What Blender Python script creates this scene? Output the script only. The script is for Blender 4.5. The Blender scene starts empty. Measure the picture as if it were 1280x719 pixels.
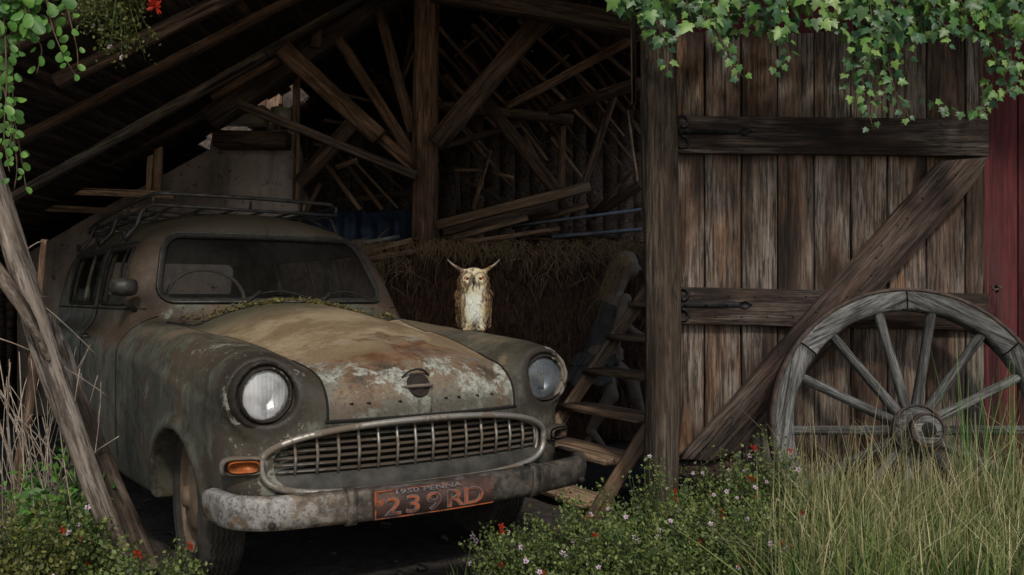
import bpy, math, random
import numpy as np
from mathutils import Vector, Matrix
random.seed(7); RNG = np.random.default_rng(11)
D = bpy.data; SC = bpy.context.scene; COL = SC.collection
R = math.radians
CAMH, HOR, FOC = 1.06, 374.0, 1100.0
def W(px, py, Y): return Vector(((px-640)*Y/FOC, Y, CAMH-(py-HOR)*Y/FOC))

# ------------------------------------------------------------------ meshes
def link(name, me, m=None, parent=None, smooth=False):
    o = D.objects.new(name, me); COL.objects.link(o)
    if m is not None:
        for k in (m if isinstance(m, (list, tuple)) else [m]): me.materials.append(k)
    if parent is not None: o.parent = parent
    if smooth and len(me.polygons): me.polygons.foreach_set('use_smooth', np.ones(len(me.polygons), bool))
    return o
def np_mesh(name, V, F, mi=None):
    """V (n,3); F list of faces or (m,k) int array"""
    me = D.meshes.new(name); V = np.asarray(V, np.float32)
    me.vertices.add(len(V)); me.vertices.foreach_set('co', V.ravel())
    if isinstance(F, np.ndarray):
        n, k = F.shape; tot = np.full(n, k, np.int32); idx = F.ravel().astype(np.int32)
    else:
        tot = np.array([len(f) for f in F], np.int32); idx = np.array([i for f in F for i in f], np.int32)
    me.loops.add(len(idx)); me.loops.foreach_set('vertex_index', idx)
    me.polygons.add(len(tot)); st = np.zeros(len(tot), np.int32); st[1:] = np.cumsum(tot)[:-1]
    me.polygons.foreach_set('loop_start', st); me.polygons.foreach_set('loop_total', tot)
    if mi is not None: me.polygons.foreach_set('material_index', np.asarray(mi, np.int32))
    me.update(calc_edges=True); me.validate(); return me
class MB:
    def __init__(s): s.v = []; s.f = []; s.mi = []; s.m = 0
    def add(s, vs, fs):
        n = len(s.v); s.v += [tuple(v) for v in vs]; s.f += [tuple(i+n for i in f) for f in fs]; s.mi += [s.m]*len(fs)
    def box(s, c, d, rot=None, bev=0.0, jit=0.0):
        hx, hy, hz = d[0]/2, d[1]/2, d[2]/2; c = Vector(c)
        b = min(bev, .45*min(d))
        if b <= 0:
            vs = [Vector((x*hx, y*hy, z*hz)) for x in (-1, 1) for y in (-1, 1) for z in (-1, 1)]
            fs = [(0,1,3,2),(4,6,7,5),(0,4,5,1),(2,3,7,6),(0,2,6,4),(1,5,7,3)]
        else:
            vs = []; ix = {}
            for x in (-1, 1):
                for y in (-1, 1):
                    for z in (-1, 1):
                        for a in range(3):
                            p = [x*(hx-b), y*(hy-b), z*(hz-b)]; p[a] = (x, y, z)[a]*(hx, hy, hz)[a]
                            ix[(x, y, z, a)] = len(vs); vs.append(Vector(p))
            fs = []
            for a in range(3):
                o1, o2 = [k for k in range(3) if k != a]
                for sg in (-1, 1):
                    q = []
                    for (u, w) in ((-1,-1),(1,-1),(1,1),(-1,1)):
                        k = [0,0,0]; k[a] = sg; k[o1] = u; k[o2] = w; q.append(ix[(k[0],k[1],k[2],a)])
                    fs.append(tuple(q))
                    for e in (-1, 1): pass
            for a in range(3):      # edge faces along axis a
                o1, o2 = [k for k in range(3) if k != a]
                for u in (-1, 1):
                    for w in (-1, 1):
                        q = []
                        for (sg, ax) in ((-1,o1),(1,o1),(1,o2),(-1,o2)):
                            k = [0,0,0]; k[a] = sg; k[o1] = u; k[o2] = w; q.append(ix[(k[0],k[1],k[2],ax)])
                        fs.append(tuple(q))
            for x in (-1, 1):
                for y in (-1, 1):
                    for z in (-1, 1): fs.append(tuple(ix[(x,y,z,a)] for a in range(3)))
        if jit: vs = [v+Vector((random.uniform(-jit, jit) for _ in range(3))) for v in vs]
        if rot is not None: vs = [rot @ v for v in vs]
        s.add([c+v for v in vs], fs)
    def tube(s, pts, r, n=8, cap=True, flat=1.0, closed=False):
        pts = [Vector(p) for p in pts]; N = len(pts)
        rr = r if isinstance(r, (list, tuple)) else [r]*N
        up = None; rings = []
        for i, p in enumerate(pts):
            if closed: t = pts[(i+1) % N]-pts[i-1]
            else: t = pts[min(i+1, N-1)]-pts[max(i-1, 0)]
            if t.length < 1e-9: t = Vector((0,0,1))
            t.normalize()
            if up is None:
                up = Vector((0,0,1)) if abs(t.z) < .9 else Vector((1,0,0))
            up = (up - t*up.dot(t))
            if up.length < 1e-6: up = t.orthogonal()
            up.normalize(); sd = t.cross(up)
            rings.append([p+(sd*math.cos(a)+up*flat*math.sin(a))*rr[i] for a in [2*math.pi*k/n for k in range(n)]])
        vs = [v for g in rings for v in g]; fs = []
        M = N if closed else N-1
        for i in range(M):
            j = (i+1) % N
            for k in range(n):
                fs.append((i*n+k, i*n+(k+1) % n, j*n+(k+1) % n, j*n+k))
        if cap and not closed:
            fs.append(tuple(range(n))[::-1]); fs.append(tuple((N-1)*n+k for k in range(n)))
        s.add(vs, fs)
    def lathe(s, prof, n=32, M=Matrix(), closed=False):
        """prof [(r,h)] about local Z, M places it"""
        vs = []; fs = []; k = len(prof)
        for i in range(n):
            a = 2*math.pi*i/n
            for (r, h) in prof: vs.append(M @ Vector((r*math.cos(a), r*math.sin(a), h)))
        for i in range(n):
            j = (i+1) % n
            for q in range(k-1 + (1 if closed else 0)):
                q2 = (q+1) % k
                fs.append((i*k+q, j*k+q, j*k+q2, i*k+q2))
        s.add(vs, fs)
    def build(s, name, m, parent=None, smooth=False):
        return link(name, np_mesh(name, s.v, s.f, s.mi), m, parent, smooth)
def empty(name, loc=(0,0,0), rz=0.0):
    o = D.objects.new(name, None); COL.objects.link(o); o.location = loc; o.rotation_euler = (0,0,rz); o.empty_display_size = .1; return o
def tag(o, label=None, cat=None, group=None, kind=None):
    if label: o['label'] = label
    if cat: o['category'] = cat
    if group: o['group'] = group
    if kind: o['kind'] = kind
    return o
def copy_tree(o, parent=None):
    c = o.copy(); COL.objects.link(c); c.parent = parent
    for ch in list(o.children): copy_tree(ch, c)
    return c

# ------------------------------------------------------------------ materials
class G:
    def __init__(s, name):
        s.m = D.materials.new(name); s.m.use_nodes = True; s.N = s.m.node_tree.nodes; s.L = s.m.node_tree.links
        s.b = s.N['Principled BSDF']; s.b.inputs['Specular IOR Level'].default_value = .3
        s.tc = s.N.new('ShaderNodeTexCoord'); s.obj = s.tc.outputs['Object']
    def set(s, sock, v):
        if hasattr(v, 'is_output') or isinstance(v, bpy.types.NodeSocket): s.L.new(v, sock)
        elif isinstance(v, (tuple, list)) and len(v) == 3 and sock.type == 'RGBA': sock.default_value = (*v, 1)
        else: sock.default_value = v
    def map(s, vec, scale=(1,1,1), loc=(0,0,0), rot=(0,0,0)):
        n = s.N.new('ShaderNodeMapping'); s.L.new(vec, n.inputs[0])
        s.set(n.inputs['Scale'], scale); s.set(n.inputs['Location'], loc); n.inputs['Rotation'].default_value = rot
        return n.outputs[0]
    def noise(s, scale=5, detail=6, rough=.55, vec=None, dist=0, col=False):
        n = s.N.new('ShaderNodeTexNoise'); s.L.new(vec if vec is not None else s.obj, n.inputs['Vector'])
        n.inputs['Scale'].default_value = scale; n.inputs['Detail'].default_value = detail
        n.inputs['Roughness'].default_value = rough; n.inputs['Distortion'].default_value = dist
        return n.outputs['Color' if col else 'Fac']
    def voro(s, scale=5, vec=None, feat='F1', out='Distance'):
        n = s.N.new('ShaderNodeTexVoronoi'); s.L.new(vec if vec is not None else s.obj, n.inputs['Vector'])
        n.feature = feat; n.inputs['Scale'].default_value = scale; return n.outputs[out]
    def ramp(s, f, stops, interp='LINEAR'):
        n = s.N.new('ShaderNodeValToRGB'); s.L.new(f, n.inputs[0]); e = n.color_ramp.elements; n.color_ramp.interpolation = interp
        while len(e) < len(stops): e.new(.5)
        for k, (p, c) in zip(e, stops):
            k.position = p; k.color = (c, c, c, 1) if isinstance(c, (int, float)) else (*c, 1)
        return n.outputs[0]
    def mix(s, f, a, b, mode='MIX'):
        n = s.N.new('ShaderNodeMix'); n.data_type = 'RGBA'; n.blend_type = mode
        s.set(n.inputs[0], f); s.set(n.inputs[6], a); s.set(n.inputs[7], b); return n.outputs[2]
    def math(s, op, a, b=0.0, clamp=False):
        n = s.N.new('ShaderNodeMath'); n.operation = op; n.use_clamp = clamp; s.set(n.inputs[0], a); s.set(n.inputs[1], b); return n.outputs[0]
    def xyz(s, vec=None):
        n = s.N.new('ShaderNodeSeparateXYZ'); s.L.new(vec if vec is not None else s.obj, n.inputs[0]); return n.outputs
    def rng(s, v, a, b, c=0.0, d=1.0):
        n = s.N.new('ShaderNodeMapRange'); n.interpolation_type = 'SMOOTHSTEP'; s.set(n.inputs[0], v)
        for k, q in zip((1,2,3,4), (a,b,c,d)): n.inputs[k].default_value = q
        return n.outputs[0]
    def isl(s):
        n = s.N.new('ShaderNodeNewGeometry'); return n.outputs['Random Per Island']
    def nrm(s):
        n = s.N.new('ShaderNodeNewGeometry'); return n.outputs['Normal']
    def objrand(s):
        n = s.N.new('ShaderNodeObjectInfo'); return n.outputs['Random']
    def bump(s, h, st=.3, dist=.01, prev=None):
        n = s.N.new('ShaderNodeBump'); s.L.new(h, n.inputs['Height']); n.inputs['Strength'].default_value = st
        n.inputs['Distance'].default_value = dist
        if prev is not None: s.L.new(prev, n.inputs['Normal'])
        return n.outputs[0]
    def out(s, col, rough=.8, metal=0.0, normal=None, **kw):
        s.set(s.b.inputs['Base Color'], col); s.set(s.b.inputs['Roughness'], rough); s.set(s.b.inputs['Metallic'], metal)
        if normal is not None: s.L.new(normal, s.b.inputs['Normal'])
        for k, v in kw.items(): s.set(s.b.inputs[k.replace('_', ' ')], v)
        return s.m

def wood(name, light, dark, axis='X', scale=1.0, gray=None, grayamt=.5, crack=.5, isl=True, bump=.8, hiamt=.45, linamt=.85, warm=None):
    g = G(name)
    st = {'X': (.55, 7.5, 7.5), 'Y': (7.5, .55, 7.5), 'Z': (7.5, 7.5, .55)}[axis]
    r = g.math('MULTIPLY', g.math('ADD', g.isl() if isl else 0.0, g.objrand()), 37.0)
    n = g.N.new('ShaderNodeCombineXYZ'); 
    for i in range(3): g.L.new(r, n.inputs[i])
    add = g.N.new('ShaderNodeVectorMath'); add.operation = 'ADD'; g.L.new(g.obj, add.inputs[0]); g.L.new(n.outputs[0], add.inputs[1])
    v = g.map(add.outputs[0], tuple(k*scale for k in st))
    warp = g.noise(.35, 2, .5, v)
    grain = g.noise(2.6, 9, .68, v, 1.2)
    fine = g.noise(11, 4, .7, v, .3)
    big = g.noise(1.4, 4, .6, g.map(add.outputs[0], tuple(scale*(1 if k < 5 else 2.6) for k in st)))
    c = g.ramp(grain, [(.38, dark), (.50, tuple((a+b)/2 for a, b in zip(light, dark))), (.60, light)])
    if warm: c = g.mix(g.math('MULTIPLY', g.rng(g.noise(.9, 4, .6, g.map(add.outputs[0], tuple(scale*(.8 if k < 5 else 1.8) for k in st), (5,2,8))), .50, .60), .7), c, g.mix(g.rng(grain, .40, .58), tuple(.3*k for k in warm), warm))
    tint = g.ramp(g.math('FRACT', g.math('MULTIPLY', r, 3.71)), [(0, .5), (.5, .95), (1, 1.4)])
    c = g.mix(1.0, c, tint, 'MULTIPLY')
    if gray:
        c = g.mix(g.math('MULTIPLY', g.rng(big, .42, .66), grayamt), c, g.mix(g.rng(fine, .4, .65), tuple(.35*k for k in gray), gray))
    c = g.mix(g.math('MULTIPLY', g.rng(big, .48, .32), .75), c, tuple(.35*k for k in dark))
    cr = g.rng(grain, .40, .34)
    c = g.mix(g.math('MULTIPLY', cr, crack), c, (.006, .005, .004))
    lin = g.noise(5.5, 6, .78, g.map(v, {'X': (.35,1,1), 'Y': (1,.35,1), 'Z': (1,1,.35)}[axis]), .15)
    c = g.mix(g.math('MULTIPLY', g.rng(fine, .52, .40), .55), c, tuple(.4*k for k in dark))
    c = g.mix(g.math('MULTIPLY', g.rng(lin, .47, .38), linamt), c, (.008, .006, .005))
    hl = tuple(min(1, 1.7*a+.02) for a in (gray or light)); c = g.mix(g.math('MULTIPLY', g.math('MULTIPLY', g.rng(lin, .56, .66), g.rng(big, .40, .6)), hiamt), c, hl)
    kn = g.voro(.55, v); c = g.mix(g.math('MULTIPLY', g.rng(kn, .10, .05), .85), c, (.012,.008,.006))
    h = g.math('ADD', g.math('ADD', g.math('MULTIPLY', grain, 1.0), g.math('MULTIPLY', fine, .4)), g.math('MULTIPLY', lin, .8))
    return g.out(c, .85, 0, g.bump(h, bump, .012))
M = {}
M['door'] = wood('weathered_board_wood', (.140,.090,.064), (.042,.028,.021), 'Z', 1.15, (.29,.255,.22), .85, .8, hiamt=.5, linamt=.7, warm=(.24,.125,.062))
M['ledge'] = wood('dark_ledge_wood', (.085,.052,.036), (.018,.012,.010), 'X', 1.3, (.22,.19,.16), .45, .85)
M['beam'] = wood('brown_beam_wood', (.36,.215,.135), (.11,.066,.044), 'X', 1.0, (.20,.16,.13), .4, .6)
M['beamd'] = wood('dark_beam_wood', (.22,.145,.105), (.070,.046,.034), 'X', 1.0, (.13,.11,.09), .4, .6)
M['beaml'] = wood('pale_sawn_wood', (.62,.42,.27), (.32,.21,.13), 'X', .8, (.30,.24,.19), .3, .3)
M['log'] = wood('barked_log_wood', (.27,.21,.165), (.07,.048,.034), 'X', .8, (.42,.38,.34), .7, .6, bump=1.0)
M['post'] = wood('bark_post_wood', (.15,.105,.072), (.05,.034,.024), 'Z', 1.1, (.15,.13,.10), .45, .5, bump=1.0)
M['wheelw'] = wood('grey_wheel_wood', (.20,.20,.19), (.055,.055,.053), 'X', 2.2, (.30,.305,.30), .5, .8)
M['roofb'] = wood('soot_roof_board', (.150,.098,.068), (.036,.025,.019), 'Y', .7, (.20,.17,.15), .3, .6)
M['stair'] = wood('stair_wood', (.42,.28,.18), (.17,.115,.075), 'X', .8, (.24,.2,.16), .4, .4)
def simple(name, col, rough=.8, metal=0.0, var=.35, sc=8, bump=.2, **kw):
    g = G(name); n = g.noise(sc, 6, .6)
    c = g.mix(g.rng(n, .3, .7), tuple(k*(1-var) for k in col), tuple(min(1, k*(1+var)) for k in col))
    return g.out(c, rough, metal, g.bump(n, bump, .01), **kw)
def red_siding():
    g = G('faded_red_siding')
    v = g.map(g.obj, (30, 30, 1.5)); gr = g.noise(2.5, 8, .65, v, .6); big = g.noise(2.2, 5, .6)
    c = g.mix(g.rng(gr, .35, .65), (.045,.008,.010), (.105,.020,.023))
    c = g.mix(g.math('MULTIPLY', g.rng(big, .55, .7), .35), c, (.10,.05,.045))
    return g.out(c, .75, 0, g.bump(gr, .5, .008))
M['red'] = red_siding()
def plaster():
    g = G('stained_plaster'); n = g.noise(1.6, 8, .62); f = g.noise(14, 6, .7); st = g.noise(1.0, 5, .6, g.map(g.obj, (4, 4, .6)))
    c = g.ramp(n, [(.3, (.22,.185,.165)), (.5, (.50,.43,.395)), (.7, (.68,.60,.565))])
    c = g.mix(g.math('MULTIPLY', g.rng(f, .56, .66), .75), c, (.10,.055,.035))
    c = g.mix(g.math('MULTIPLY', g.rng(st, .5, .68), .6), c, (.05,.042,.036))
    return g.out(c, .95, 0, g.bump(f, .6, .02))
M['plaster'] = plaster()
M['iron'] = simple('black_iron', (.022,.022,.024), .55, .6, .4, 30, .3)
M['rust'] = simple('rusty_iron', (.070,.052,.043), .85, .2, .4, 25, .4)
g = G('barn_dirt_and_bounce_yard'); n = g.noise(3, 8, .65); n2 = g.noise(18, 6, .7); p = g.xyz()
c = g.mix(g.rng(n2, .35, .65), (.022,.019,.017), (.062,.052,.045)); bounce_yd = g.mix(g.rng(n2, .35, .65), (.20,.175,.14), (.32,.285,.23))  # pale yard added out of view to bounce light onto car and rafters
M['soil'] = g.out(g.mix(g.rng(g.math('ADD', p[1], g.math('MULTIPLY', n, .5)), 3.05, 2.75), c, bounce_yd), .95, 0, g.bump(n2, .8, .02))
M['black'] = simple('dark_rubber', (.012,.012,.012), .7, 0, .3, 20, .2)
M['steelpipe'] = simple('dull_blue_pipe', (.16,.18,.21), .45, .4, .3, 12, .2)
# ------------------------------------------------------------------ implicit surfaces
def crv(xs, ys):
    xs = np.array(xs, float); ys = np.array(ys, float); h = np.diff(xs); d = np.diff(ys)/h
    m = np.zeros(len(xs)); m[0] = d[0]; m[-1] = d[-1]
    for i in range(1, len(xs)-1):
        m[i] = 0 if d[i-1]*d[i] <= 0 else (h[i-1]+h[i])/(h[i]/d[i-1]+h[i-1]/d[i])
    def f(t):
        t = np.clip(t, xs[0], xs[-1]); i = np.clip(np.searchsorted(xs, t)-1, 0, len(xs)-2)
        s = (t-xs[i])/h[i]
        return (2*s**3-3*s**2+1)*ys[i]+(s**3-2*s**2+s)*h[i]*m[i]+(-2*s**3+3*s**2)*ys[i+1]+(s**3-s**2)*h[i]*m[i+1]
    return f
def smax(a, b, k):
    h = np.clip(.5+.5*(a-b)/k, 0, 1); return b*(1-h)+a*h+k*h*(1-h)
def smin(a, b, k): return -smax(-a, -b, k)
def sst(e0, e1, x):
    t = np.clip((x-e0)/(e1-e0), 0, 1); return t*t*(3-2*t)
def nets(F, lo, hi, h):
    """surface nets of F<0 -> verts, quads; verts pulled onto the surface"""
    lo = np.array(lo, float); n = np.ceil((np.array(hi)-lo)/h).astype(int)+1
    ax = [lo[k]+h*np.arange(n[k]) for k in range(3)]
    X, Y, Z = np.meshgrid(*ax, indexing='ij', sparse=True)
    V = np.asarray(np.broadcast_to(F(X, Y, Z), tuple(n)), dtype=np.float32)
    S = V < 0
    c = [S[i:n[0]-1+i, j:n[1]-1+j, k:n[2]-1+k] for i in (0,1) for j in (0,1) for k in (0,1)]
    cnt = sum(a.astype(np.int8) for a in c); act = (cnt > 0) & (cnt < 8)
    idx = -np.ones(act.shape, np.int64); I = np.argwhere(act); idx[tuple(I.T)] = np.arange(len(I))
    acc = np.zeros((len(I), 3)); num = np.zeros(len(I))
    cor = [(i,j,k) for i in (0,1) for j in (0,1) for k in (0,1)]
    for a in cor:
        for b in cor:
            d = [b[q]-a[q] for q in range(3)]
            if sum(d) == 1 and min(d) == 0:
                va = V[I[:,0]+a[0], I[:,1]+a[1], I[:,2]+a[2]]; vb = V[I[:,0]+b[0], I[:,1]+b[1], I[:,2]+b[2]]
                x = (va < 0) != (vb < 0); t = np.where(x, va/np.where(x, va-vb, 1), 0)
                for q in range(3): acc[:, q] += np.where(x, a[q]+t*d[q], 0)
                num += x
    P = lo+h*(I+acc/num[:, None]); fs = []
    for q in range(3):
        o1, o2 = (q+1) % 3, (q+2) % 3
        sl = [slice(0, None)]*3; s0 = [slice(None)]*3; s1 = [slice(None)]*3
        s0[q] = slice(0, -1); s1[q] = slice(1, None)
        A = S[tuple(s0)]; B = S[tuple(s1)]; E = np.argwhere(A != B)
        ok = (E[:, o1] > 0) & (E[:, o2] > 0) & (E[:, o1] < n[o1]-1) & (E[:, o2] < n[o2]-1); E = E[ok]
        def ce(d1, d2):
            e = E.copy(); e[:, o1] += d1; e[:, o2] += d2; return idx[tuple(e.T)]
        Q = np.stack([ce(-1,-1), ce(0,-1), ce(0,0), ce(-1,0)], 1)
        fl = ~A[tuple(E.T)]; Q[fl] = Q[fl][:, ::-1]; fs.append(Q)
    Q = np.concatenate(fs)
    for it in range(2):
        e = h*.2; f0 = F(P[:,0], P[:,1], P[:,2])
        g = np.stack([F(P[:,0]+e, P[:,1], P[:,2])-F(P[:,0]-e, P[:,1], P[:,2]), F(P[:,0], P[:,1]+e, P[:,2])-F(P[:,0], P[:,1]-e, P[:,2]), F(P[:,0], P[:,1], P[:,2]+e)-F(P[:,0], P[:,1], P[:,2]-e)], 1)/(2*e)
        st = -f0[:, None]*g/np.maximum((g*g).sum(1), .05)[:, None]
        l = np.linalg.norm(st, axis=1); st *= np.minimum(1, h*.5/np.maximum(l, 1e-9))[:, None]; P = P+st
    return P, Q
def rcone(X, Y, Z, a, b, ra, rb):
    a = np.array(a, float); b = np.array(b, float); d = b-a; L = max((d*d).sum(), 1e-9)
    t = np.clip(((X-a[0])*d[0]+(Y-a[1])*d[1]+(Z-a[2])*d[2])/L, 0, 1)
    return np.sqrt((X-a[0]-t*d[0])**2+(Y-a[1]-t*d[1])**2+(Z-a[2]-t*d[2])**2)-(ra+(rb-ra)*t)
def ell(X, Y, Z, c, r, rz=0.0):
    x = X-c[0]; y = Y-c[1]; z = Z-c[2]
    if rz: x, y = x*math.cos(rz)+y*math.sin(rz), -x*math.sin(rz)+y*math.cos(rz)
    k = np.sqrt((x/r[0])**2+(y/r[1])**2+(z/r[2])**2); return (k-1)*min(r)
def rbox2(u, v, cu, cv, hu, hv, r):
    a = np.abs(u-cu)-(hu-r); b = np.abs(v-cv)-(hv-r)
    return np.sqrt(np.maximum(a, 0)**2+np.maximum(b, 0)**2)+np.minimum(np.maximum(a, b), 0)-r

# ------------------------------------------------------------------ the car
c_h = crv([-.95,-.70,-.55,-.40,-.20,.0,.3,.70,1.0,3.4], [.74,.808,.852,.893,.935,.965,.998,1.030,1.02,.95])
c_f = crv([-.9,-.60,-.35,0,.3,.7,1.4,2.2,2.9,3.4], [.82,.862,.890,.915,.930,.955,.975,.975,.93,.84])
c_w = crv([-.9,-.6,-.3,.0,.8,2.0,2.8,3.3], [.665,.695,.715,.730,.760,.775,.765,.70])
c_roof = crv([.7,1.0,1.4,1.9,2.65,3.15,3.4], [1.39,1.465,1.53,1.552,1.535,1.48,1.40])
GZ = .522
def grille_sd(x, z):     # <1 inside
    hz = np.where(z > GZ, .112, .118); nx = 2.5
    return (np.abs(x+.02)/.572)**np.where(z > GZ, 2.3, 4.6)+(np.abs(z-GZ)/hz)**np.where(z > GZ, 2.2, 3.6)
def F_lower(x, y, z):
    a = np.abs(x)
    hood = c_h(y)+.014-.112*(a/.45)**2.1
    hood = hood-.020*np.exp(-((x+.10)/.14)**2-((y+.36)/.09)**2)-.014*np.exp(-((x-.12)/.12)**2-((y+.46)/.05)**2)+.006*np.sin(x*23+y*15)*np.exp(-((x+.02)/.25)**2-((y+.42)/.12)**2)
    fen = c_f(y)-.045*(np.abs(a-.60)/.18)**2
    top = smax(np.where(a < .52, hood, -9.), fen, .035) if False else smax(hood-3.0*np.maximum(a-.50, 0)**2, fen, .045)
    zc = .90+(-.09)*np.clip((-y+.9)/1.5, 0, 1)-.12*np.clip((.9-y)/1.5, 0, 1)   # crease falls forward
    wid = c_w(y)-.9*np.maximum(z-.78, 0)**2-.35*np.maximum(.55-z, 0)**2+.010*sst(zc+.02, zc-.02, z)
    ra = np.sqrt((y+.085)**2+(z-.262)**2); wid = wid+.014*np.exp(-((ra-.33)/.03)**2)
    rb = np.sqrt((y-2.49)**2+(z-.33)**2); wid = wid+.03*np.exp(-((rb-.40)/.16)**2)
    front = -.715+.15*(a/.75)**2.4+1.6*np.maximum(z-.70, 0)**2+.30*np.maximum(.43-z, 0)
    rear = 3.22-.18*(a/.75)**3-.5*np.maximum(z-.7, 0)**2
    d = smax(a-wid, (z-top)*.93, .11)
    d = smax(d, (front-y)*.95, .12)
    d = smax(d, y-rear, .12)
    d = smax(d, .26-z+.10*sst(-.3, -.5, y), .03)
    pod = np.sqrt((a-.575+.10*(y+.6))**2+(z-.742)**2)-(.128+.03*np.clip(y+.6, -.1, .7))
    pod = smax(pod, -.612-y+.10*(a-.575), .012); pod = smax(pod, y-.15, .05)
    return smin(d, pod, .045)
def F_cab(x, y, z):
    a = np.abs(x)
    wc = .705-.16*np.maximum(z-.97, 0)-.12*np.maximum(z-1.1, 0)**2*3
    fr = .70+(z-1.02)*.74+.12*(a/.58)**2.4
    roof = c_roof(y)-.115*(a/.55)**2.4
    rr = 3.12-.35*(z-1.0)
    d = smax(a-wc, (z-roof)*.95, .10); d = smax(d, (fr-y)*.80, .055); d = smax(d, y-rr, .08)
    return smax(d, .85-z, .02)
def F_out(x, y, z): return smin(F_lower(x, y, z), F_cab(x, y, z), .035)
def F_body(x, y, z):
    o = F_out(x, y, z); a = np.abs(x); d = o
    # wheel arches
    for yc, r, zc_ in ((-.085, .315, .262), (2.49, .34, .28)):
        w = np.sqrt((y-yc)**2+(z-zc_)**2)-r; w = np.maximum(w, .45-a); d = smax(d, -w, .006)
    # cabin cavity
    zf = 1.005-.50*sst(.93, 1.05, y)
    cav = np.maximum(np.maximum(o+.034, zf-z), np.maximum(.78-y, y-3.05)); d = np.maximum(d, -cav)
    # engine bay emptied from beneath so the arches read dark
    # windscreen
    t = (z-1.045)/.33
    ws = np.maximum(rbox2(a, z, 0, 1.212, .582-.085*t, .163, .08), y-1.3); d = np.maximum(d, -ws)
    # side windows
    sh_ = .62*(z-1.04)/.625; sw = np.maximum(rbox2((y-1.59*sh_)/(1-sh_), z, 1.278, 1.175, .312, .138, .035), .35-a)
    d = np.maximum(d, -sw)
    sw = np.maximum(rbox2(y, z, 2.18, 1.175, .42, .138, .035), .35-a); d = np.maximum(d, -sw)
    rw = np.maximum(rbox2(x, z, 0, 1.19, .45, .12, .05), 2.6-y); d = np.maximum(d, -rw)
    # grille mouth
    gm = np.maximum((grille_sd(x, z)-1)*.05, y+.62); d = smax(d, -gm, .006)
    # headlight bucket
    hb = np.maximum(np.sqrt((a-.575)**2+(z-.742)**2)-.098, y+.555); d = smax(d, -hb, .005)
    return d
def cast(o, d, tmax=1.5, n=300, F=F_out):
    o = np.asarray(o, float); d = np.asarray(d, float)
    t = np.linspace(0, tmax, n)[None, :]
    P = o[:, None, :]+t[..., None]*d
    v = F(P[...,0], P[...,1], P[...,2]) < 0
    hit = v.any(1); i = np.maximum(v.argmax(1), 1); t1 = t[0][i]; t0 = t[0][i-1]
    for _ in range(14):
        tm = (t0+t1)/2; q = o+tm[:, None]*d; s = F(q[:,0], q[:,1], q[:,2]) < 0
        t1 = np.where(s, tm, t1); t0 = np.where(s, t0, tm)
    return o+t1[:, None]*d, hit
def from_side(s, yz): # s=-1 image left
    o = np.array([[s*1.1, y, z] for y, z in yz]); return cast(o, np.array([-s, 0, 0]))[0]
def from_front(xz, F=F_out): o = np.array([[x, -1.2, z] for x, z in xz]); return cast(o, np.array([0, 1., 0]), 3, 600, F)[0]
def from_top(xy): o = np.array([[x, y, 1.75] for x, y in xy]); return cast(o, np.array([0, 0, -1.]), 1.6, 400)[0]

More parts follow.
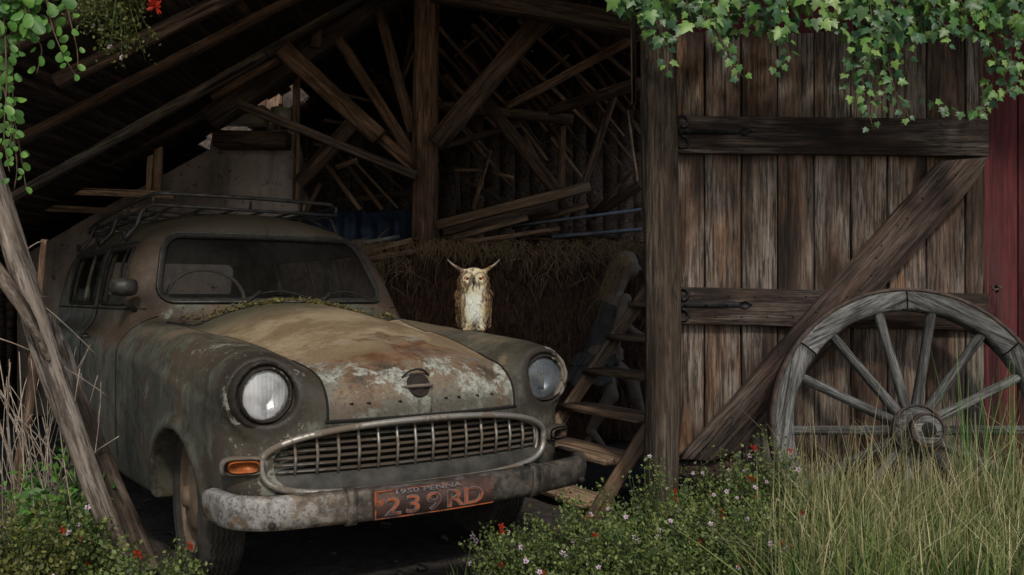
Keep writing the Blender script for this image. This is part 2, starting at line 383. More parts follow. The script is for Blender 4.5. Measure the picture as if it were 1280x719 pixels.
# paint
def paint(name, kind):
    g = G(name); p = g.xyz(); n1 = g.noise(2.6, 8, .62, dist=.4); n2 = g.noise(9, 8, .68); n3 = g.noise(32, 5, .7); n4 = g.noise(1.3, 4, .5, g.map(g.obj, (1,1,1), (5,3,1)))
    st = g.noise(3, 6, .65, g.map(g.obj, (9, 9, 1.1)))
    up = g.xyz(g.nrm())[2]
    base = g.mix(g.rng(n1, .35, .65), (.046,.047,.036), (.094,.096,.074))
    base = g.mix(g.math('MULTIPLY', g.rng(st, .48, .68), .55), base, (.15,.15,.12))
    base = g.mix(g.math('MULTIPLY', g.rng(g.math('ADD', n2, g.math('MULTIPLY', n3, .2)), .63, .67), .75), base, (.034,.028,.020))
    sr = g.noise(2.4, 7, .7, g.map(g.obj, (16, 16, 1.0), (3,3,3))); base = g.mix(g.math('MULTIPLY', g.rng(sr, .56, .62), .35), base, (.07,.048,.030)); base = g.mix(g.math('MULTIPLY', g.rng(sr, .42, .36), .45), base, (.17,.17,.135))
    rust = g.mix(g.rng(n2, .35, .65), (.045,.030,.020), (.095,.062,.038))
    n5_ = g.noise(60, 5, .75); rm = g.math('MULTIPLY', g.rng(g.math('ADD', g.math('ADD', n1, g.math('MULTIPLY', n2, .3)), g.math('MULTIPLY', n5_, .12)), .745, .775), .7)
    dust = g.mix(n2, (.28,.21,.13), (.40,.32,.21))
    if kind == 'hood':
        hy = g.rng(p[1], -.30, -.56)      # front face of the hood has lost its paint
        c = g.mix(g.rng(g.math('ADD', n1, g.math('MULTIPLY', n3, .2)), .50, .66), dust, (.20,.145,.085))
        c = g.mix(g.math('MULTIPLY', g.rng(p[1], .1, .6), g.rng(g.math('ADD', n4, g.math('MULTIPLY', p[0], -.35)), .45, .62)), c, (.085,.078,.05))
        pk = g.math('ADD', g.math('ADD', g.math('MULTIPLY', n1, .8), g.math('MULTIPLY', n2, .55)), g.math('MULTIPLY', n3, .15))
        rust2 = g.mix(g.rng(n2, .4, .6), (.105,.048,.022), (.21,.115,.055))
        pale = g.mix(g.rng(n3, .4, .6), (.17,.17,.14), (.36,.37,.32)); n5 = g.noise(70, 5, .75)
        cf = g.ramp(pk, [(.50, (.030,.028,.024)), (.60, (.07,.055,.038)), (.66, (.14,.085,.05)), (.72, (.17,.12,.075)), (.80, (.16,.15,.12))])
        cf = g.mix(g.rng(g.math('ADD', g.math('MULTIPLY', g.noise(4.2, 8, .72, g.map(g.obj, (1,1,1), (3.3,1.1,7.0)), .6), 1.0), g.math('MULTIPLY', n3, .12)), .565, .615), cf, pale)
        cf = g.mix(g.math('MULTIPLY', g.rng(n5, .54, .64), .7), cf, (.05,.042,.032)); cf = g.mix(g.math('MULTIPLY', g.rng(n5, .40, .32), .4), cf, (.30,.27,.21))
        band = g.math('MULTIPLY', g.rng(g.math('ADD', p[2], g.math('MULTIPLY', n1, .18)), .90, .94), g.rng(g.math('ADD', p[2], g.math('MULTIPLY', n1, .18)), 1.0, .96))
        cf = g.mix(g.math('MULTIPLY', band, .8), cf, rust2)
        lowd = g.rng(g.math('ADD', p[2], g.math('MULTIPLY', n2, .1)), .80, .72)
        cf = g.mix(g.math('MULTIPLY', lowd, .6), cf, (.05,.045,.035))
        hy2 = g.rng(g.math('ADD', p[1], g.math('MULTIPLY', g.math('SUBTRACT', n1, .5), 1.3)), -.36, -.47)
        c = g.mix(hy2, c, cf)
    else:
        c = g.mix(rm, base, rust)
        if kind == 'door': c = g.mix(g.math('MULTIPLY', g.rng(g.math('ADD', p[2], g.math('MULTIPLY', n1, .35)), .95, 1.10), .7), c, (.060,.036,.024))
        if kind == 'fender':
            c = g.mix(g.math('MULTIPLY', g.rng(up, .55, .9), g.rng(n1, .55, .42)), c, (.150,.120,.080))
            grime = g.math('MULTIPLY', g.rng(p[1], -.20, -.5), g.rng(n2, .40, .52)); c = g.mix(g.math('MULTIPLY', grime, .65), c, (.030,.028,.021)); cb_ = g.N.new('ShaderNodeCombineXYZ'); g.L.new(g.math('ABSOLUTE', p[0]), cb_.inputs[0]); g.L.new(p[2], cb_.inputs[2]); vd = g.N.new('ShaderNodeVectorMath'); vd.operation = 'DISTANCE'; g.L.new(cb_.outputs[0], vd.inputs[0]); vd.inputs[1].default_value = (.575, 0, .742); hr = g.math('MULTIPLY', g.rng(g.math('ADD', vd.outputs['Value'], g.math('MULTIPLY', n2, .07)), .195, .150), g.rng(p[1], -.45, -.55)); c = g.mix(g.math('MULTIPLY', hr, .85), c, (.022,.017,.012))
        if kind == 'roof': c = g.mix(g.rng(up, .3, .9), c, (.075,.060,.038))
    n6 = g.noise(85, 6, .75); c = g.mix(g.math('MULTIPLY', g.rng(n6, .52, .68), .5), c, (.03,.022,.015)); c = g.mix(g.math('MULTIPLY', g.rng(n6, .42, .30), .22), c, (.30,.27,.21))
    dark = g.math('MULTIPLY', g.rng(g.math('ADD', n3, g.math('MULTIPLY', n2, .7)), 1.0, 1.12), .8)
    c = g.mix(dark, c, (.02,.016,.012))
    rough = g.ramp(n2, [(.3, .42), (.7, .72)])
    h = g.math('ADD', g.math('MULTIPLY', n2, .6), g.math('MULTIPLY', n3, .4))
    c = g.mix(g.rng(g.math('ADD', n1, g.math('MULTIPLY', n6, .3)), .78, .80), c, (.20,.20,.165)) if kind in ('fender','body') else c
    return g.out(c, rough, 0, g.bump(h, .45, .005, g.bump(n6, .35, .002)), Specular_IOR_Level=.35)
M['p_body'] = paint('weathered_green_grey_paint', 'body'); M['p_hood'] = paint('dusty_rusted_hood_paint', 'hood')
M['p_fender'] = paint('scuffed_fender_paint', 'fender'); M['p_door'] = paint('rust_stained_door_paint', 'door'); M['p_roof'] = paint('dusty_roof_paint', 'roof')
def chrome(name, base, rustc, amt, rough=.35, pale=None):
    g = G(name); n = g.noise(7, 8, .7); n3 = g.noise(40, 4, .7)
    k = g.rng(g.math('ADD', n, g.math('MULTIPLY', n3, .15)), .62-amt*.2, .68-amt*.2)
    c = g.mix(k, base, rustc)
    if pale: c = g.mix(g.rng(g.noise(5, 7, .7, g.map(g.obj, (1,1,1), (4,4,4))), .54, .58), c, pale)
    return g.out(c, g.mix(k, (rough,)*3, (.8,)*3), g.mix(k, (.75,)*3, (.0,)*3), g.bump(n3, .5, .004))
M['chrome'] = chrome('pitted_grille_chrome', (.33,.31,.275), (.13,.105,.08), .35, .5)
M['bumper'] = chrome('peeling_bumper_chrome', (.075,.074,.072), (.085,.060,.042), .4, .45)
def bumper_mat():
    g = G('flaking_bumper_lit_left'); p = g.xyz(); n = g.noise(6, 9, .72, dist=.5); n2 = g.noise(22, 6, .7); nn = g.math('ADD', n, g.math('MULTIPLY', n2, .2))
    dark = g.mix(g.rng(n2, .4, .6), (.030,.028,.027), (.075,.068,.060))
    tan = g.mix(g.rng(n2, .4, .6), (.12,.09,.062), (.22,.17,.12)); n3_ = g.noise(60, 5, .75); pale = g.mix(g.rng(n2, .35, .65), (.12,.115,.105), (.32,.31,.295)); pale = g.mix(g.math('MULTIPLY', g.rng(n3_, .50, .60), .7), pale, (.05,.042,.034))
    lit_left = g.rng(p[0], -.25, -.62)  # sunlight on the left end painted in as paler, denser flaking
    c = g.mix(g.math('MULTIPLY', g.rng(nn, .50, .58), g.math('ADD', g.math('MULTIPLY', lit_left, .8), .2)), dark, tan)
    c = g.mix(g.math('MULTIPLY', g.rng(nn, .60, .635), g.math('ADD', g.math('MULTIPLY', lit_left, .85), .15)), c, pale)
    edge = g.math('MULTIPLY', g.rng(g.math('ADD', p[0], g.math('MULTIPLY', n, .5)), -.36, -.44), g.rng(g.math('ADD', p[2], g.math('MULTIPLY', n2, .05)), .40, .44))  # bright sunlit patch painted along the upper left end
    c = g.mix(edge, c, pale)
    return g.out(c, .6, g.mix(lit_left, (.4,)*3, (.1,)*3), g.bump(nn, .8, .006))
M['bumper'] = bumper_mat()
M['grubber'] = simple('cracked_black_gasket', (.018,.017,.015), .75, 0, .5, 40, .5)
M['hubdust'] = simple('dusty_hubcap', (.17,.125,.085), .6, .2, .3, 12, .3)
M['tyre'] = simple('dusty_tyre_rubber', (.042,.038,.033), .9, 0, .35, 14, .3)
M['rackm'] = simple('tarnished_rack_tube', (.060,.058,.052), .5, .4, .5, 20, .3)
M['amber'] = simple('amber_lens', (.36,.10,.025), .35, 0, .3, 25, .2, Specular_IOR_Level=.5)
M['amberd'] = simple('dark_indicator_lens', (.05,.03,.02), .6, 0, .4, 25, .2)  # darker lens colour for the right indicator
M['dark'] = simple('dark_void', (.010,.010,.009), .9, 0, .2, 10, .1)
M['trim'] = simple('worn_seat_cloth', (.045,.042,.038), .9, 0, .3, 10, .3)
def glassm(name, tint, alpha, rough=.12, dirt=.5):
    g = G(name); n = g.noise(3, 7, .65); n2 = g.noise(14, 5, .7, g.map(g.obj, (3,3,.6)))
    tr = g.N.new('ShaderNodeBsdfTransparent'); tr.inputs[0].default_value = (*tint, 1)
    d = g.math('MULTIPLY', g.rng(g.math('ADD', g.math('MULTIPLY', n, .6), g.math('MULTIPLY', n2, .4)), .35, .7), dirt)
    g.out((.10,.098,.090), rough, 0, None, Specular_IOR_Level=.5)
    mx = g.N.new('ShaderNodeMixShader'); g.L.new(g.math('ADD', d, alpha), mx.inputs[0]); g.L.new(tr.outputs[0], mx.inputs[1]); g.L.new(g.b.outputs[0], mx.inputs[2])
    g.L.new(mx.outputs[0], g.N['Material Output'].inputs[0]); return g.m
M['glass'] = glassm('dusty_car_glass', (.92,.92,.90), .05, .12, .13)
M['lens'] = glassm('headlamp_glass', (.9,.9,.92), .10, .08, .25)

CAR = empty('station_wagon', (-.698, 3.747, 0), .609)
tag(CAR, 'rusty old station wagon with a dusty dented hood parked in the barn opening', 'car')
# shell, split into panels by where each face lies
P, Q = nets(F_body, (-.011, -.80, .20), (.86, 3.36, 1.60), .0115)
cen = P[Q].mean(1); P[np.abs(P[:,0]) < .004, 0] = 0
keep = cen[:,0] > 0; Q = Q[keep]; cen = cen[keep]
o_c = F_out(cen[:,0], cen[:,1], cen[:,2])
ax = cen[:,0]
skin = o_c > -.03
def hood_edge(y): return np.interp(y, [-.9,-.5,-.2,.2,.45,.72], [.378,.388,.43,.485,.53,.60])
hood = (cen[:,1] < .66-.0*ax) & (ax < hood_edge(cen[:,1])) & (cen[:,2] > .648) & skin
roof = (cen[:,2] > 1.345) & skin & (cen[:,1] > .8)
door = (cen[:,1] > .80) & (cen[:,1] < 1.64) & (cen[:,2] < 1.345) & (cen[:,2] > .34) & (ax > .45) & ~hood & skin
fend = (cen[:,1] < .80) & (ax > hood_edge(np.minimum(cen[:,1], .6))) & (cen[:,2] < 1.02) & skin & ~hood
lab = np.zeros(len(Q), int); lab[hood] = 1; lab[roof] = 2; lab[door] = 3; lab[fend] = 4
def sub(mask, mirror):
    q = Q[mask]
    if mirror == 'both':
        V = np.concatenate([P, P*[-1,1,1]]); q = np.concatenate([q, q[:, ::-1]+len(P)])
    elif mirror: V = P*[-1,1,1]; q = q[:, ::-1]
    else: V = P
    u, inv = np.unique(q, return_inverse=True); return V[u], inv.reshape(q.shape)
def panel(name, mask, mirror, m):
    v, q = sub(mask, mirror)
    me = np_mesh(name, v, q); o = link(name, me, m, CAR, True)
    if mirror == 'both':
        import bmesh
        bm = bmesh.new(); bm.from_mesh(me); bmesh.ops.remove_doubles(bm, verts=[v for v in bm.verts if abs(v.co.x) < .006], dist=.0015); bm.to_mesh(me); bm.free()
    return o
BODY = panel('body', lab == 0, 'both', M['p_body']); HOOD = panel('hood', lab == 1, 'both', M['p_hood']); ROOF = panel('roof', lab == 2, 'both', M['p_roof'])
DOORS = {}; FEND = {}
for s in (-1, 1):
    DOORS[s] = panel('door', lab == 3, s < 0, M['p_door']); FEND[s] = panel('fender', lab == 4, s < 0, M['p_fender'])
def seam(pts, r=.0045, name='panel_gap', parent=None, m=None, closed=False, n=6):
    b = MB(); b.tube([tuple(p) for p in pts], r, n, closed=closed); return b.build(name, m or M['dark'], parent or CAR, True)
ys = np.linspace(.66, -.60, 34)
for s in (-1, 1):
    top = from_top([(s*hood_edge(y), y) for y in ys])
    zs = np.linspace(top[-1][2]-.004, .648, 12); fr = from_front([(s*.383, z) for z in zs]); 
    k = fr[:,1] < top[-1][1]+.02
    seam(top[top[:,1] > -.42], .0022, 'panel_gap', HOOD); seam(np.concatenate([top[top[:,1] <= -.40], fr[k]]), .0048, 'panel_gap', HOOD)
    yz = [(.80-.02*math.sin((z-.3)*4), z) for z in np.linspace(.36, .98, 26)]; seam(from_side(s, yz), .0045, 'panel_gap', DOORS[s])
    seam(from_side(s, [(1.645, z) for z in np.linspace(.36, 1.33, 34)]), .0045, 'panel_gap', DOORS[s])
    seam(from_side(s, [(y, 1.013) for y in np.linspace(.84, 3.0, 60)]), .005, 'waist_moulding', BODY)
fr = from_front([(x, .646) for x in np.linspace(-.392, .392, 40)]); seam(fr, .0065, 'panel_gap', HOOD)
seam(from_top([(x, .665) for x in np.linspace(-.58, .58, 30)]), .006, 'panel_gap', HOOD)
# window glass + gaskets
def rrect(cu, cv, hu, hv, r, n=7, shear=None):
    pts = []
    for (su, sv, a0) in ((1,1,0),(-1,1,90),(-1,-1,180),(1,-1,270)):
        for k in range(n):
            a = R(a0+90*k/(n-1)); pts.append((cu+su*(hu-r)+r*math.cos(a), cv+sv*(hv-r)+r*math.sin(a)))
    return dense(pts)
def dense(pts, st=.03):
    out = []
    for i, p in enumerate(pts):
        q = pts[(i+1) % len(pts)]; d = math.hypot(q[0]-p[0], q[1]-p[1]); m = max(1, int(d/st))
        for k in range(m): out.append((p[0]+(q[0]-p[0])*k/m, p[1]+(q[1]-p[1])*k/m))
    return out
def patch(name, outline, castf, off, m, parent, rings=8):
    cu = sum(p[0] for p in outline)/len(outline); cv = sum(p[1] for p in outline)/len(outline)
    uv = [(cu, cv)]; n = len(outline)
    for r in range(1, rings+1): uv += [(cu+(u-cu)*r/rings, cv+(v-cv)*r/rings) for u, v in outline]
    P3 = castf(uv)+np.array(off); fs = [(0, 1+k, 1+(k+1) % n) for k in range(n)]
    for r in range(rings-1):
        for k in range(n): a = 1+r*n; fs.append((a+k, a+n+k, a+n+(k+1) % n, a+(k+1) % n))
    return link(name, np_mesh(name, P3, fs), m, parent, True)
wso = rrect(0, 1.212, .582, .163, .08)
wso = [(u*(1-.085/.582*((v-1.045)/.33)), v) for u, v in wso]
patch('windscreen', wso, lambda q: from_front(q), (0, .012, -.004), M['glass'], CAR)
wsp = from_front(wso)
seam(wsp, .0165, 'windscreen_gasket', BODY, M['grubber'], True, 8)
seam([tuple(Vector(p)+Vector((0,-.010,.006))) for p in from_front([(u*1.015, 1.212+(v-1.212)*1.05) for u, v in wso])], .006, 'windscreen_trim', BODY, M['rackm'], True, 6)
for s in (-1, 1):
    w1 = [(y+.62*(z-1.04)/.625*(1.59-y), z) for y, z in rrect(1.278, 1.175, .312, .138, .035)]
    patch('side_window', w1, lambda q: from_side(s, q), (-s*.014, 0, 0), M['glass'], DOORS[s])
    seam(from_side(s, w1), .010, 'window_gasket', DOORS[s], M['grubber'], True)
    seam(from_side(s, [(1.17+.06*(z-1.05)/.26, z) for z in np.linspace(1.045, 1.31, 8)]), .007, 'quarter_light_bar', DOORS[s], M['grubber'])
    w2 = rrect(2.18, 1.175, .42, .138, .035)
    patch('side_window', w2, lambda q: from_side(s, q), (-s*.014, 0, 0), M['glass'], BODY)
    seam(from_side(s, w2), .010, 'window_gasket', BODY, M['grubber'], True)
    seam(from_side(s, [(2.05, z) for z in np.linspace(1.04, 1.31, 6)]), .012, 'window_bar', BODY, M['p_body'])
    seam(from_side(s, [(y, 1.345) for y in np.linspace(1.12, 2.92, 40)])+np.array([s*.006,0,0]), .009, 'drip_rail', ROOF, M['rackm'])
# rear window glass
M['gback'] = simple('dark_grille_backing', (.040,.038,.032), .7, 0, .5, 12, .3)  # darker panel behind and below the bars, also the right indicator housing
# grille
def gout(t, k=1.0):
    c, sn = math.cos(t), math.sin(t); up = sn > 0
    nx, nz = (2.3, 2.2) if up else (4.6, 3.6)
    # solve on ray
    lo, hi = 0, 1.2
    for _ in range(30):
        m = (lo+hi)/2; x = m*c; z = m*sn*.3
        if (abs(x)/.572)**nx+(abs(z)/(.112 if up else .118))**nz < 1: lo = m
        else: hi = m
    return (-.02+lo*c*k, GZ+lo*sn*.3*k)
go = [gout(2*math.pi*k/120+.013) for k in range(120)]
gp = from_front(go)
GR = seam([tuple(Vector(p)+Vector((0,-.006,0))) for p in gp], .0122, 'grille', CAR, M['chrome'], True, 8)
seam([tuple(Vector(p)+Vector((0, .012, 0))) for p in from_front([gout(2*math.pi*k/120+.013, .955) for k in range(120)])], .006, 'inner_rim', GR, M['chrome'], True, 6)
M['gslat'] = chrome('dull_grille_slat', (.13,.125,.11), (.06,.045,.032), .6, .6)
bars = MB(); slats = MB(); bx = []
def frontish(x): return float(-.715+.15*(abs(x)/.75)**2.4)
def zlim(x):
    zz = np.linspace(.47, .70, 200); ok = zz[grille_sd(np.full(200, x), zz) < .93]; return (ok[0], ok[-1]) if len(ok) else None
for k in range(-8, 8):
    x = k*.071+.012; l = zlim(x)
    if l and l[1]-l[0] > .03:
        y = frontish(x)+.010
        bars.tube([(x, y+.004, l[0]), (x, y-.004, (l[0]+l[1])/2), (x, y+.010, l[1])], .0055, 6)
for z in np.arange(.482, .66, .0225):
    xs = np.linspace(-.60, .56, 60); ok = xs[grille_sd(xs, np.full(60, z)) < .96]
    if len(ok) > 3:
        pts = [(x, frontish(x)+.028, z) for x in ok]
        n = len(pts); vs = []; fs = []
        for (x, y, zz) in pts: vs += [(x, y-.013, zz+.001), (x, y+.012, zz+.010), (x, y+.012, zz+.007), (x, y-.013, zz-.003)]
        for i in range(n-1):
            for q in range(4): fs.append((i*4+q, i*4+(q+1) % 4, i*4+4+(q+1) % 4, i*4+4+q))
        slats.add(vs, fs)
bars.build('upright_bar', M['chrome'], GR, True); slats.build('slat', M['gslat'], GR)
b = MB(); n = 40; xs = np.linspace(-.58, .54, n); vs = []
for x in xs: vs += [(x, frontish(x)+.055, .665), (x, frontish(x)+.055, .475), (x, frontish(x)+.004, .468), (x, frontish(x)+.002, .41)]
vs = [v if grille_sd(np.array([v[0]]), np.array([min(max(v[2], .42), .64)]))[0] < 1.08 else v for v in vs]
b.add(vs, [(i*4+q, i*4+4+q, i*4+5+q, i*4+1+q) for i in range(n-1) for q in range(3) if grille_sd(xs[i:i+1], np.array([[.56,.47,.44][q]]))[0] < 1.0])
b.build('grille_backing', M['gback'], GR)
# headlights
def headlight(s, m_lens, m_refl):
    Mx = Matrix.Translation((s*.575, -.612, .742)) @ Matrix.Rotation(R(90), 4, 'X') @ Matrix.Rotation(R(s*-6.0), 4, 'Y')
    b = MB(); b.lathe([(.083,-.02),(.084,.014),(.088,.021),(.0925,.016),(.094,.004),(.0945,-.004),(.099,-.002),(.1015,.009),(.109,.014),(.1145,.008),(.118,-.006),(.119,-.022),(.115,-.03)], 72, Mx)
    # ring wrinkles
    b.v = [tuple(Vector(v)+Vector([random.uniform(-.0021, .0021) for _ in range(3)])) for v in b.v]
    h = b.build('headlight', M['ring'], CAR, True)
    b = MB(); b.lathe([(.085,.0)]+[(.085*math.sin(a), .022*math.cos(a)-.002) for a in np.linspace(math.pi/2, .01, 10)], 48, Mx); b.build('lens', m_lens, h, True)
    b = MB(); b.lathe([(.088*math.sin(a), .004-.070*math.cos(a)) for a in np.linspace(.02, math.pi/2, 12)], 40, Mx)
    b.build('reflector', m_refl, h, True)
    b = MB(); b.lathe([(.001,-.05),(.018,-.05),(.018,-.02),(.012,-.008),(.001,-.006)], 16, Mx)
    b.box(Mx @ Vector((0,0,-.015)), (.012,.03,.10)); b.build('bulb', M['ring'], h, True)
    return h
M['ring'] = chrome('crusty_headlamp_ring', (.055,.050,.042), (.022,.017,.013), .8, .55, (.17,.15,.12))
g = G('silvered_reflector'); n = g.noise(8, 6, .6); n2 = g.noise(30, 3, .6, g.map(g.obj, (1.6,.4,.4)))
M['refl'] = g.out(g.mix(g.rng(n, .35, .65), (.60,.61,.62), (.95,.96,.97)), .28, .65, g.bump(n2, .3, .01))
g = G('shade_tinted_reflector'); n = g.noise(8, 6, .6); M['refl2'] = g.out(g.mix(g.rng(n, .35, .65), (.09,.10,.115), (.24,.26,.29)), .35, .6)  # right lamp's shade put into a darker reflector colour
g = G('ribbed_lamp_glass')
w = g.N.new('ShaderNodeTexWave'); g.L.new(g.obj, w.inputs[0]); w.inputs['Scale'].default_value = 22; w.inputs['Distortion'].default_value = 1.5; w.inputs['Detail Scale'].default_value = .6
n = g.noise(9, 5, .6)
tr = g.N.new('ShaderNodeBsdfTransparent'); tr.inputs[0].default_value = (.93,.94,.95,1)
g.out((.80,.81,.82), .12, 0, g.bump(w.outputs['Fac'], .25, .004), Specular_IOR_Level=.6)
mx = g.N.new('ShaderNodeMixShader'); g.L.new(g.rng(n, .3, .75, .25, .65), mx.inputs[0]); g.L.new(tr.outputs[0], mx.inputs[1]); g.L.new(g.b.outputs[0], mx.inputs[2]); g.L.new(mx.outputs[0], g.N['Material Output'].inputs[0])
M['lampglass'] = g.m
m2 = g.m.copy(); m2.name = 'shade_tinted_lamp_glass'; m2.node_tree.nodes['Principled BSDF'].inputs['Base Color'].default_value = (.16,.18,.20,1)  # darker copy for the right lamp, its dimness painted in
headlight(-1, M['lampglass'], M['refl']); headlight(1, m2, M['refl2'])
# emblem
ez = .752; ep = Vector(from_front([(-.045, ez)])[0]); 
Mx = Matrix.Translation(ep+Vector((0, .002, 0))) @ Matrix.Rotation(R(72), 4, 'X')
b = MB(); b.lathe([(.001,.014),(.02,.012),(.032,.006),(.036,.006),(.040,.011),(.044,.006),(.046,-.006)], 36, Mx); em = b.build('emblem', M['ring'], HOOD, True)
b = MB(); b.tube([ep+Vector((-.075,.012,-.004)), ep+Vector((-.03,-.017,.0)), ep+Vector((.03,-.017,.0)), ep+Vector((.075,.012,-.004))], [.003,.0065,.0065,.003], 8); b.build('emblem_bar', M['chrome'], em, True)
b = MB(); b.tube([ep+Vector((.062*math.cos(a), .018+.01*abs(math.cos(a))-.01*math.sin(a), .057*math.sin(a))) for a in np.linspace(R(25), R(155), 14)], .0045, 6); b.build('emblem_arc', M['ring'], em, True)

for x in (-.30,-.24,-.125,.06,.115,.20,.27):     # holes left by lost lettering
    p = Vector(from_front([(x, .700)])[0]); b = MB(); b.tube([p+Vector((-.007,-.001,.003)), p+Vector((.007,-.001,-.002)), p+Vector((.002,-.001,.006))], .0028, 5); b.build('letter_hole', M['dark'], HOOD)

# indicators
for s in (-1, 1):
    c = Vector(from_front([(s*.640, .512)])[0]); tz = Matrix.Rotation(s*R(20), 3, 'Z')
    b = MB(); seg = 28; pr = [(1.0,.014),(1.0,-.010),(.93,-.020),(.80,-.024)]
    def ring(hx, hz, y): return [c+tz @ Vector((hx*abs(math.cos(a))**.55*(1 if math.cos(a) > 0 else -1), y, hz*abs(math.sin(a))**.55*(1 if math.sin(a) > 0 else -1))) for a in [2*math.pi*k/seg for k in range(seg)]]
    def loft(rings):
        vs = [v for r_ in rings for v in r_]; fs = [(i*seg+k, (i+1)*seg+k, (i+1)*seg+(k+1) % seg, i*seg+(k+1) % seg) for i in range(len(rings)-1) for k in range(seg)]
        fs.append(tuple((len(rings)-1)*seg+k for k in range(seg))); return vs, fs
    b.add(*loft([ring(.078*q, .032*q, y) for q, y in pr])); ind = b.build('indicator_lamp', M['chrome'] if s < 0 else M['gback'], CAR, True)
    b = MB(); b.add(*loft([ring(.050, .020, -.018), ring(.050, .020, -.028), ring(.045, .017, -.032)])); b.build('lens', M['amber'] if s < 0 else M['amberd'], ind, True)
# bumper
bpath = [(s_*x, y) for s_, L_ in ((-1, 1), (1, -1)) for x, y in [(.705,-.50),(.703,-.60),(.688,-.675),(.648,-.728),(.58,-.765),(.44,-.795),(.24,-.818),(.0,-.828)][::L_]]; bpath = bpath[:8]+bpath[9:]
def bz(x): return .385
prof = [(-.012,.052),(.018,.056),(.038,.050),(.043,.040),(.045,.0),(.040,-.034),(.030,-.050),(.012,-.056),(-.012,-.052),(-.004,-.048),(.026,-.044),(.038,0),(.026,.044),(-.004,.048)]
def spline(pts, n):
    out = []; N = len(pts)
    for i in range(N-1):
        p0, p1, p2, p3 = [Vector(pts[max(0, min(N-1, j))]) for j in (i-1, i, i+1, i+2)]
        for k in range(n):
            t = k/n; out.append(.5*((2*p1)+(-p0+p2)*t+(2*p0-5*p1+4*p2-p3)*t*t+(-p0+3*p1-3*p2+p3)*t**3))
    out.append(Vector(pts[-1])); return out
def sweep(path, prof, zf, sc=1.0, off=0.0, rnd=True):
    N = len(path); vs = []; k = len(prof)
    for i, p in enumerate(path):
        t = path[min(i+1, N-1)]-path[max(i-1, 0)]; t.normalize(); nrm = Vector((t.y, -t.x))
        e = min(i, N-1-i); q = sc*(1 if (e > 3 or not rnd) else [.55,.82,.94,.985][e])
        for (o, z) in prof: vs.append((p.x+nrm.x*(o*sc+off), p.y+nrm.y*(o*sc+off), zf(p.x)+z*q))
    fs = [(i*k+a, (i+1)*k+a, (i+1)*k+(a+1) % k, i*k+(a+1) % k) for i in range(N-1) for a in range(k)]
    fs += [tuple(range(k)), tuple((N-1)*k+a for a in range(k))[::-1]]
    return vs, fs
bp2 = spline([(a, c_, 0) for a, c_ in bpath], 6); bp2 = [Vector((v.x, v.y)) for v in bp2]
b = MB(); b.add(*sweep(bp2, prof, bz)); BUMP = b.build('bumper', M['bumper'], CAR, True)
for s in (-1, 1):
    seg_ = [v for v in bp2 if abs(v.x-s*.365) < .030 and v.y < -.5]
    b = MB(); b.add(*sweep(seg_, prof, bz, 1.13, .002, False)); b.build('overrider', M['bumper'], BUMP, True)
    b = MB(); Mb = Matrix.Translation((s*.62, -.806, .355)) @ Matrix.Rotation(R(90), 4, 'X'); b.lathe([(.012,0),(.012,.006),(.008,.012),(.001,.014)], 14, Mb); b.build('bolt', M['ring'], BUMP, True)
# plate with its writing
def text_mesh(txt, size, ext, name='t', bev=0.0, off=0.0):
    cu = D.curves.new(name, 'FONT'); cu.body = txt; cu.size = size; cu.extrude = ext; cu.align_x = 'CENTER'; cu.align_y = 'CENTER'; cu.bevel_depth = bev; cu.offset = off
    o = D.objects.new(name, cu); COL.objects.link(o); dg = bpy.context.evaluated_depsgraph_get(); me = D.meshes.new_from_object(o.evaluated_get(dg))
    D.objects.remove(o); D.curves.remove(cu); return me
PLx, PLz = -.072, .388; slope = 0.0
def platep(u, v, h):   # u along, v up, h outwards; follows the bumper face
    x = PLx+u; y = float(np.interp(x, [p.x for p in bp2 if p.y < -.6], [p.y for p in bp2 if p.y < -.6]))
    return (x, y-.054-h, PLz+v)
b = MB(); n = 24; hu, hv = .232, .049
def grid_shell(nu, hu, hv, h0, h1):
    vs = []; fs = []
    for i in range(nu+1):
        u = -hu+2*hu*i/nu; vs += [platep(u, -hv, h0), platep(u, -hv, h1), platep(u, hv, h1), platep(u, hv, h0)]
    for i in range(nu):
        for q in range(4): fs.append((i*4+q, i*4+(q+1) % 4, i*4+4+(q+1) % 4, i*4+4+q))
    fs += [(0,1,2,3), (nu*4+3, nu*4+2, nu*4+1, nu*4)]; return vs, fs
b.add(*grid_shell(n, hu, hv, -.004, .001))
def platemat():
    g = G('rusted_plate_brown'); n = g.noise(11, 7, .7); n2 = g.noise(45, 4, .7); p = g.xyz()
    c = g.mix(g.rng(n, .42, .6), (.045,.026,.022), (.085,.048,.038)); c = g.mix(g.math('MULTIPLY', g.rng(n, .64, .67), .7), c, (.26,.075,.025)); c = g.mix(g.rng(n2, .6, .68), c, (.02,.015,.013))
    return g.out(c, .7, .1, g.bump(n2, .6, .004))
M['plate'] = platemat()
def lettermat():
    g = G('worn_orange_letters'); n = g.noise(16, 7, .7); c = g.mix(g.rng(n, .46, .60), (.30,.080,.028), (.05,.028,.024)); return g.out(c, .6, 0, g.bump(n, .3, .003))
M['orange'] = lettermat(); M['plateedge'] = simple('worn_letter_edges', (.17,.16,.17), .5, .3, .3, 30, .2)
pl = b.build('license_plate', M['plate'], BUMP)
vsT = []; fsT = []; mi = []
def place_text(me, cx, cv, h, mat_i, wscale=1.0, hscale=1.0):
    n0 = len(vsT)
    for v in me.vertices: vsT.append(platep(cx+v.co.x*wscale, cv+v.co.y*hscale, h+v.co.z))
    for p in me.polygons: fsT.append(tuple(n0+i for i in p.vertices)); mi.append(mat_i)
